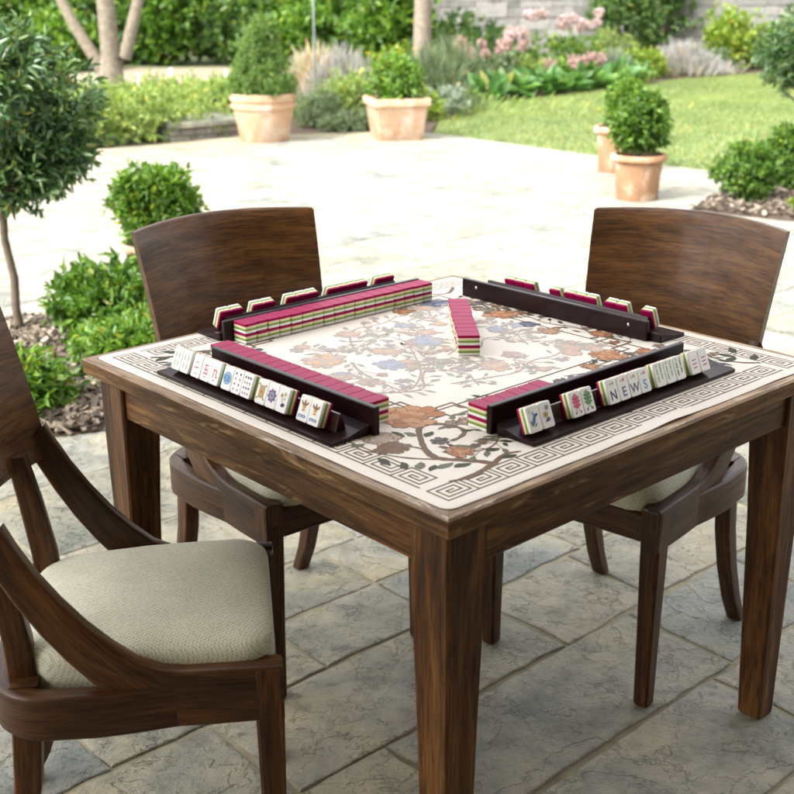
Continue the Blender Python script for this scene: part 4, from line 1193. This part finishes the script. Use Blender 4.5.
def crak(k):
    m = Motif()
    if k == 2: m.rect(0, Y * .66, .009, .0018, 'red', .05).rect(0, Y * .44, .013, .0020, 'red', .05)
    if k == 5: m.rect(0, Y * .68, .012, .0018, 'red').rect(0, Y * .50, .011, .0018, 'red').rect(0, Y * .32, .014, .0018, 'red').rect(-.002, Y * .5, .0018, .014, 'red').rect(.0045, Y * .42, .0018, .008, 'red')
    if k == 9: m.rect(-.001, Y * .60, .012, .0018, 'red').rect(-.003, Y * .48, .0018, .016, 'red', -.25).rect(.0045, Y * .48, .0018, .011, 'red').rect(.006, Y * .33, .006, .0018, 'red', .3)
    m.rect(0, Y * .18, .008, .0012, 'red'); return m
def dots(n):
    m = Motif()
    if n == 1: m.ring(0, Y * .5, .0115, 'sky', 'sky').ring(0, Y * .5, .0070, 'blue', 'sky'); return m
    for i, q in enumerate(np.linspace(.18, .82, 4)):
        for x in ((-.006, .006) if n == 8 else (-.007, 0, .007)): m.disc(x, Y * q, .0022, ['grey', 'plum', 'grey', 'navy'][i], 10)
    return m
def dragon(c):
    m = Motif(); m.rect(0, Y * .52, .007, .017, c)
    for q, L in ((.38, .009), (.52, .010), (.66, .009)):
        m.petal(.001, Y * q, .5, L, .005, c).petal(-.001, Y * q, math.pi - .5, L, .005, c)
    m.flower(0, Y * .78, .0058, c, 'gold', 5); m.rect(-.004, Y * .22, .0016, .006, c, -.5).rect(.004, Y * .22, .0016, .006, c, .5).disc(-.006, Y * .16, .002, 'plum', 8).disc(.006, Y * .16, .002, 'plum', 8)
    return m
def wind(t, c, fl):
    m = Motif(); m.text(t, 0, Y * .32, .0225, c)
    m.petal(-.006, Y * .74, .6, .006, .0026, 'pale').flower(.003, Y * .80, .0034, fl, 'gold', 5); return m
def joker():
    m = Motif(); m.text('JOKER', 0, Y * .20, .0068, 'blue')
    m.disc(0, Y * .60, .0045, 'gold', 12).petal(0, Y * .62, .5, .010, .004, 'brown').petal(0, Y * .62, math.pi - .5, .010, .004, 'brown').petal(0, Y * .62, 1.57, .010, .004, 'brown').rect(0, Y * .44, .007, .0035, 'gold').disc(-.0075, Y * .76, .0014, 'red', 8).disc(.0075, Y * .76, .0014, 'red', 8)
    return m
def birdtile():
    m = Motif(); m.petal(-.006, Y * .25, 1.1, .020, .007, 'blue').petal(.0, Y * .60, .2, .010, .005, 'navy').petal(.001, Y * .58, 1.9, .010, .004, 'sky').petal(-.006, Y * .22, 1.9, .012, .004, 'green').petal(-.004, Y * .2, .6, .010, .003, 'green').rect(-.008, Y * .82, .0012, .006, 'grey'); return m
def flowertile():
    return Motif().flower(.003, Y * .76, .0055, 'grey', 'plum').flower(-.003, Y * .52, .0058, 'gold', 'red').petal(-.005, Y * .26, .4, .012, .006, 'navy').petal(.006, Y * .26, 2.4, .009, .005, 'plum').petal(.0, Y * .42, 1.2, .009, .002, 'green')
def goldtile():
    m = Motif(); m.rect(0, Y * .5, .015, .022, 'gold')
    m.k += 2; m.rect(0, Y * .5, .011, .017, 'grey'); m.flower(0, Y * .5, .0075, 'gold', 'red', 6)
    for x in (-.009, .009):
        for q in (.22, .78): m.disc(x, Y * q, .0018, 'brown', 8)
    return m
def plumtile():
    m = Motif(); m.flower(0, Y * .5, .0125, 'plum', 'grey', 8); m.flower(0, Y * .5, .007, 'grey', 'navy', 8); return m
def sparrow():
    return Motif().petal(-.002, Y * .26, .3, .012, .007, 'navy').flower(-.003, Y * .66, .0045, 'gold', 'red', 5).flower(.005, Y * .74, .004, 'pale', 'gold', 5).rect(.0, Y * .48, .001, .010, 'brown', .4).petal(.002, Y * .5, .6, .007, .003, 'pale')

def rack(origin, ang, wall, ledge, label, h=.048):
    """rack frame: X along, +Y outward to its player; inner face at y=0. groups: list of (x_left_as_seen_from_the_player, [(label, motif)])"""
    t = empty('tile_rack'); t.matrix_world = TABLE_M @ Matrix.Translation((origin[0], origin[1], CT)) @ Matrix.Rotation(ang, 4, 'Z')
    tag(t, label, 'tile rack', 'lacquered tile racks on the table')
    b = MB(); b.rbox((wall[0], 0, 0), (wall[1], .0115, h), .0016, 0); b.build('tall_wall', LACQ, t)
    def prism(prof, x0, x1, m, name, bev=.002):
        b = MB(); n = len(prof); c = np.mean(prof, 0)
        def ring(x, s): return [(x, c[0] + (p[0] - c[0]) * s, c[1] + (p[1] - c[1]) * s) for p in prof]
        b.loft([ring(x0, .93), ring(x0 + bev, 1), ring(x1 - bev, 1), ring(x1, .93)], 0, True, False); b.build(name, m, t)
    prism([(.0116, .0003), (.0930, .0003), (.0945, .0025), (.0935, .0062), (.060, .0070), (.034, .0135), (.0116, .0165)], ledge[0], ledge[1], LACQ, 'ledge')
    e0, e1 = max(wall[0], ledge[0]) + .030, min(wall[1], ledge[1]) - .030
    prism([(.0375, .0105), (.0585, .0072), (.0500, .0360), (.0455, .0360)], e0, e1, LACQ2, 'tile_rest')
    for x in (wall[0] + .045, wall[1] - .045):
        b = MB(); b.lathe([(.0, .0016), (.0022, .0014), (.0034, .0006), (.0036, 0.0)], 14)
        o = b.build('stud', STEEL, t); o.rotation_euler = (R(90), 0, 0); o.location = (x, 0, h * .64)
    return t

LEAN = R(22)
def rack_tiles(t, groups, lbl_group, visible):
    base = t.matrix_world
    for (x, items, dx) in groups:
        for k, (lb, mot) in enumerate(items):
            xx = x + dx * TW * (k + .5)
            m = Matrix(((-1, 0, 0, xx + rng.normal(0, .0002)), (0, -math.sin(LEAN), math.cos(LEAN), .0605), (0, math.cos(LEAN), math.sin(LEAN), .0076), (0, 0, 0, 1)))
            o = put_tile(base @ m, lb, lbl_group)
            if mot is not None:
                mo = mot.b.build('face_print', [INK[q] for q in IK], o)

# front right rack (faces the camera side)
rk = rack((0, -.315), math.pi, (-.280, .235), (-.327, .226), 'dark lacquered tile rack along the front right edge, holding the letter tiles')
G = [(.215, [('white tile printed with a blue bird, leftmost in the front right rack', birdtile()), ('white tile with small flowers beside the blue bird tile', flowertile())], -1),
     (.113, [('white tile with a red dragon emblem', dragon('pink')), ('white tile with a green dragon emblem', dragon('green'))], -1),
     (.020, [('white tile lettered N', wind('N', 'navy', 'pale')), ('white tile lettered E', wind('E', 'plum', 'pink')), ('white tile lettered W', wind('W', 'plum', 'gold')), ('white tile lettered S in light blue', wind('S', 'sky', 'pink'))], -1),
     (-.110, [('green bamboo tile next to the S tile', bamboo('pale')), ('middle one of three green bamboo tiles right of the letters', bamboo('pale')), ('green bamboo tile next to the red barred tiles', bamboo('green'))], -1),
     (-.212, [('tile with three red bars, touching the bamboo tiles', three_bars()), ('tile with three red bars, rightmost in its rack', three_bars())], -1)]
rack_tiles(rk, G, 'tiles standing in the front right rack', True)
# left rack
rk = rack((-.362, 0), R(90), (-.205, .252), (-.195, .312), 'dark lacquered tile rack along the left edge, holding the joker tiles')
G = [(.287, [('pale green barred tile at the far left end of the left rack', bars(2, 'pale')), ('pale green barred tile next to the red character tiles', bars(2, 'pale'))], -1),
     (.222, [('tile with two red strokes in the left rack', crak(2)), ('tile with a square red character, between two other red ones', crak(5)), ('tile with a hooked red character next to the blue circle', crak(9))], -1),
     (.127, [('tile with one large blue circle', dots(1)), ('tile with two columns of grey dots beside the blue circle', dots(8)), ('tile with three columns of grey dots', dots(12))], -1),
     (.027, [('tile with a square gold flower', goldtile()), ('tile with a round purple flower', plumtile()), ('tile with a small bird below flowers', sparrow())], -1),
     (-.087, [('joker tile standing next to the bird and flower tile', joker()), ('joker tile nearest the front end of the left rack', joker())], -1)]
rack_tiles(rk, G, 'tiles standing in the left rack', True)
# back left rack (backs seen)
rk = rack((0, .398), 0, (-.245, .290), (-.250, .285), 'dark lacquered tile rack along the back left edge behind the long tile row', .042)
def backs(counts, where):
    names = ['first', 'second', 'third', 'fourth', 'fifth']
    return [(x, [('tile with magenta back, %s from left in the %s group of %s' % (names[k], names[i], where), None) for k in range(n_)], 1) for i, (x, n_) in enumerate(counts)]
rack_tiles(rk, backs([(-.222, 2), (-.140, 2), (-.052, 3), (.060, 4), (.198, 2)], 'the back left rack'), 'tiles standing in the back left rack', False)
# back right rack
rk = rack((.367, 0), R(-90), (-.338, .178), (-.330, .205), 'dark lacquered tile rack with two steel studs along the back right edge', .041)
rack_tiles(rk, backs([(-.250, 3), (-.118, 1), (-.076, 3), (.033, 2), (.126, 1)], 'the back right rack'), 'tiles standing in the back right rack', False)

# ------------------------------------------------------------------ chairs
def chair_proto():
    t = empty('armchair')
    OX = .20                                     # origin at the seat centre, front legs at x=+.20
    def P(u, v, z): return (u + OX, v, z)
    # backrest: curved, leaning panel
    b = MB(); nu, nv = 24, 7; rings, Gc = [], []
    off = rng.uniform(-5, 5, 3)
    def bp(s, q, th):
        hw = .214 + .019 * q
        u = -.362 - .052 * q - .012 * q * q - .072 * (1 - s * s) - th
        z = .652 + .290 * q + .006 * (1 - s * s) * q
        return P(u, s * (hw + (0 if th == 0 else -.002)), z)
    # closed loop section (front up, back down) swept across the width
    prof = []
    r = .005
    for q in np.linspace(0.015, .985, 9): prof.append((q, 0.0))
    prof += [(1.0, .005), (1.0, .019)]
    for q in np.linspace(.985, .015, 9): prof.append((q, .025))
    prof += [(0, .019), (0, .005)]
    for s in np.linspace(-1, 1, nu):
        rings.append([bp(s, q, th) for q, th in prof]); Gc += [np.array([s * .25, q * .3, th]) + off for q, th in prof]
    b.loft(rings, 0, True, True, Gc); autosmooth(b.build('backrest', W_BACK, t), 40)
    for sg in (-1, 1):
        # sweeping arm
        vf = lambda u: .206 + (.010 if u > -.2 else .010 + .006 * min(1, (-u - .2) / .15)) - .010
        T_ = [((.020, .456), (.020, .362)), ((-.03, .4575), (-.03, .362)), ((-.08, .458), (-.085, .362)), ((-.125, .459), (-.135, .3632)), ((-.160, .464), (-.178, .372)), ((-.195, .481), (-.222, .412)), ((-.23, .512), (-.262, .450)), ((-.265, .549), (-.298, .494)), ((-.298, .592), (-.330, .540)), ((-.328, .638), (-.360, .592)), ((-.352, .684), (-.385, .642)), ((-.366, .716), (-.400, .676))]
        st = []
        for (ut, zt), (ub, zb) in T_:
            v = vf((ut + ub) / 2); st.append((P(ut, sg * v, zt), P(ub, sg * v, zb), (0, sg * .0145, 0)))
        b = MB(); b.board(st if sg > 0 else st, 0, .006); autosmooth(b.build('arm', W_CHAIR, t), 40)
        # front leg
        b = MB(); rings, G = [], []; off = rng.uniform(-5, 5, 3)
        for z, w in ((0, .030), (.004, .034), (.15, .037), (.33, .043), (.448, .046), (.453, .043)):
            h = w / 2; cx, cy = -.0025, sg * .1985; bv = .005
            q = [(cx - h + bv, cy - h), (cx + h - bv, cy - h), (cx + h, cy - h + bv), (cx + h, cy + h - bv), (cx + h - bv, cy + h), (cx - h + bv, cy + h), (cx - h, cy + h - bv), (cx - h, cy - h + bv)]
            rings.append([P(x, y, z) for x, y in q]); G += [np.array([z, x, y]) + off for x, y in q]
        b.loft(rings, 0, True, False, G); b.build('front_leg', W_CHAIR, t)
        # rear leg, raked backwards
        st = []
        for u, v, z, hw in ((-.372, .176, .440, .022), (-.374, .176, .36, .022), (-.382, .178, .26, .021), (-.402, .181, .16, .019), (-.432, .184, .07, .017), (-.466, .187, 0, .015)):
            st.append((P(u + hw, sg * v, z), P(u - hw, sg * v, z), (0, sg * .018, 0)))
        b = MB(); b.board(st, 0, .005); autosmooth(b.build('rear_leg', W_CHAIR, t), 40)
        # post carrying the backrest
        st = [(P(-.352, sg * .150, .40), P(-.396, sg * .150, .40), (0, sg * .016, 0)), (P(-.358, sg * .149, .50), P(-.400, sg * .149, .50), (0, sg * .016, 0)), (P(-.374, sg * .147, .60), P(-.412, sg * .147, .60), (0, sg * .0155, 0)), (P(-.392, sg * .145, .685), P(-.424, sg * .145, .685), (0, sg * .015, 0))]
        b = MB(); b.board(st, 0, .005); autosmooth(b.build('back_post', W_CHAIR, t), 40)
    # seat rail: a U round the sides and back, and the straight front rail
    path = [(-.11, .201), (-.15, .2045), (-.18, .209)] + [(-.21, .213), (-.26, .217), (-.31, .215)]
    for k in range(1, 8): a = R(90 + 90 * k / 8); path.append((-.325 + .085 * math.cos(a), .130 + .085 * math.sin(a)))
    path += [(-.410, .12), (-.414, .06), (-.415, 0)]
    full = path + [(u, -v) for u, v in path[::-1][1:]]
    st = []
    for i, (u, v) in enumerate(full):
        a, c = full[max(i - 1, 0)], full[min(i + 1, len(full) - 1)]; d = np.array([c[0] - a[0], c[1] - a[1]]); d /= np.linalg.norm(d)
        nrm = np.array([-d[1], d[0], 0])
        st.append((P(u, v, .4385), P(u, v, .3635), tuple(nrm * .0165)))
    b = MB(); b.board(st, 0, .006); autosmooth(b.build('seat_rail', W_CHAIR, t), 40)
    b = MB(); b.rbox(P(-.012, -.184, .372), P(.012, .184, .436), .004, 1); b.build('front_rail', W_CHAIR, t)
    # upholstered pad
    out = []
    def corner(cu, cv, rr, a0, a1, n):
        return [(cu + rr * math.cos(R(a)), cv + rr * math.sin(R(a))) for a in np.linspace(a0, a1, n)]
    loop = corner(-.045, .138, .055, 0, 90, 7) + [(-.12, .193), (-.20, .190), (-.26, .182)] + corner(-.30, .085, .092, 90, 180, 8)[1:] + [(-.394, .0)]
    loop = loop + [(u, -v) for u, v in loop[::-1][1:]]
    fine = []
    for i in range(len(loop)):
        p, q = loop[i], loop[(i + 1) % len(loop)]; m_ = max(1, int(math.dist(p, q) / .02))
        for k in range(m_): fine.append((p[0] + (q[0] - p[0]) * k / m_, p[1] + (q[1] - p[1]) * k / m_))
    cu, cv = -.19, 0
    prof = [(1.0, .405), (1.0, .440), (1.003, .455), (1.0, .466), (.985, .475), (.955, .4815), (.90, .4865), (.80, .4915), (.65, .4955), (.45, .4985), (.25, .500), (.08, .5005)]
    rings = [[P(cu + (u - cu) * f, cv + (v - cv) * f, z) for u, v in fine] for f, z in prof]
    b = MB(); b.loft(rings, 0, True, True); o = b.build('seat_pad', FABRIC, t)
    return t
def pose(o, x, y, deg):
    a = R(deg); o.location = (x - .20 * math.cos(a), y - .20 * math.sin(a), 0); o.rotation_euler = (0, 0, a)
ch = chair_proto()
pose(ch, -.226, 1.792, 7.72); tag(ch, 'dark wood chair with cream woven seat in the left foreground, turned side on', 'chair', 'curved back chairs around the table')
c2 = copy_tree(ch); pose(c2, -.105, 2.317, -50.8); c2['label'] = 'dark wood chair behind the left side of the table, nearest the potted ball'
c3 = copy_tree(ch); pose(c3, .363, 2.287, 229.37); c3['label'] = 'dark wood chair at the right of the table, curved back in front of the terrace'
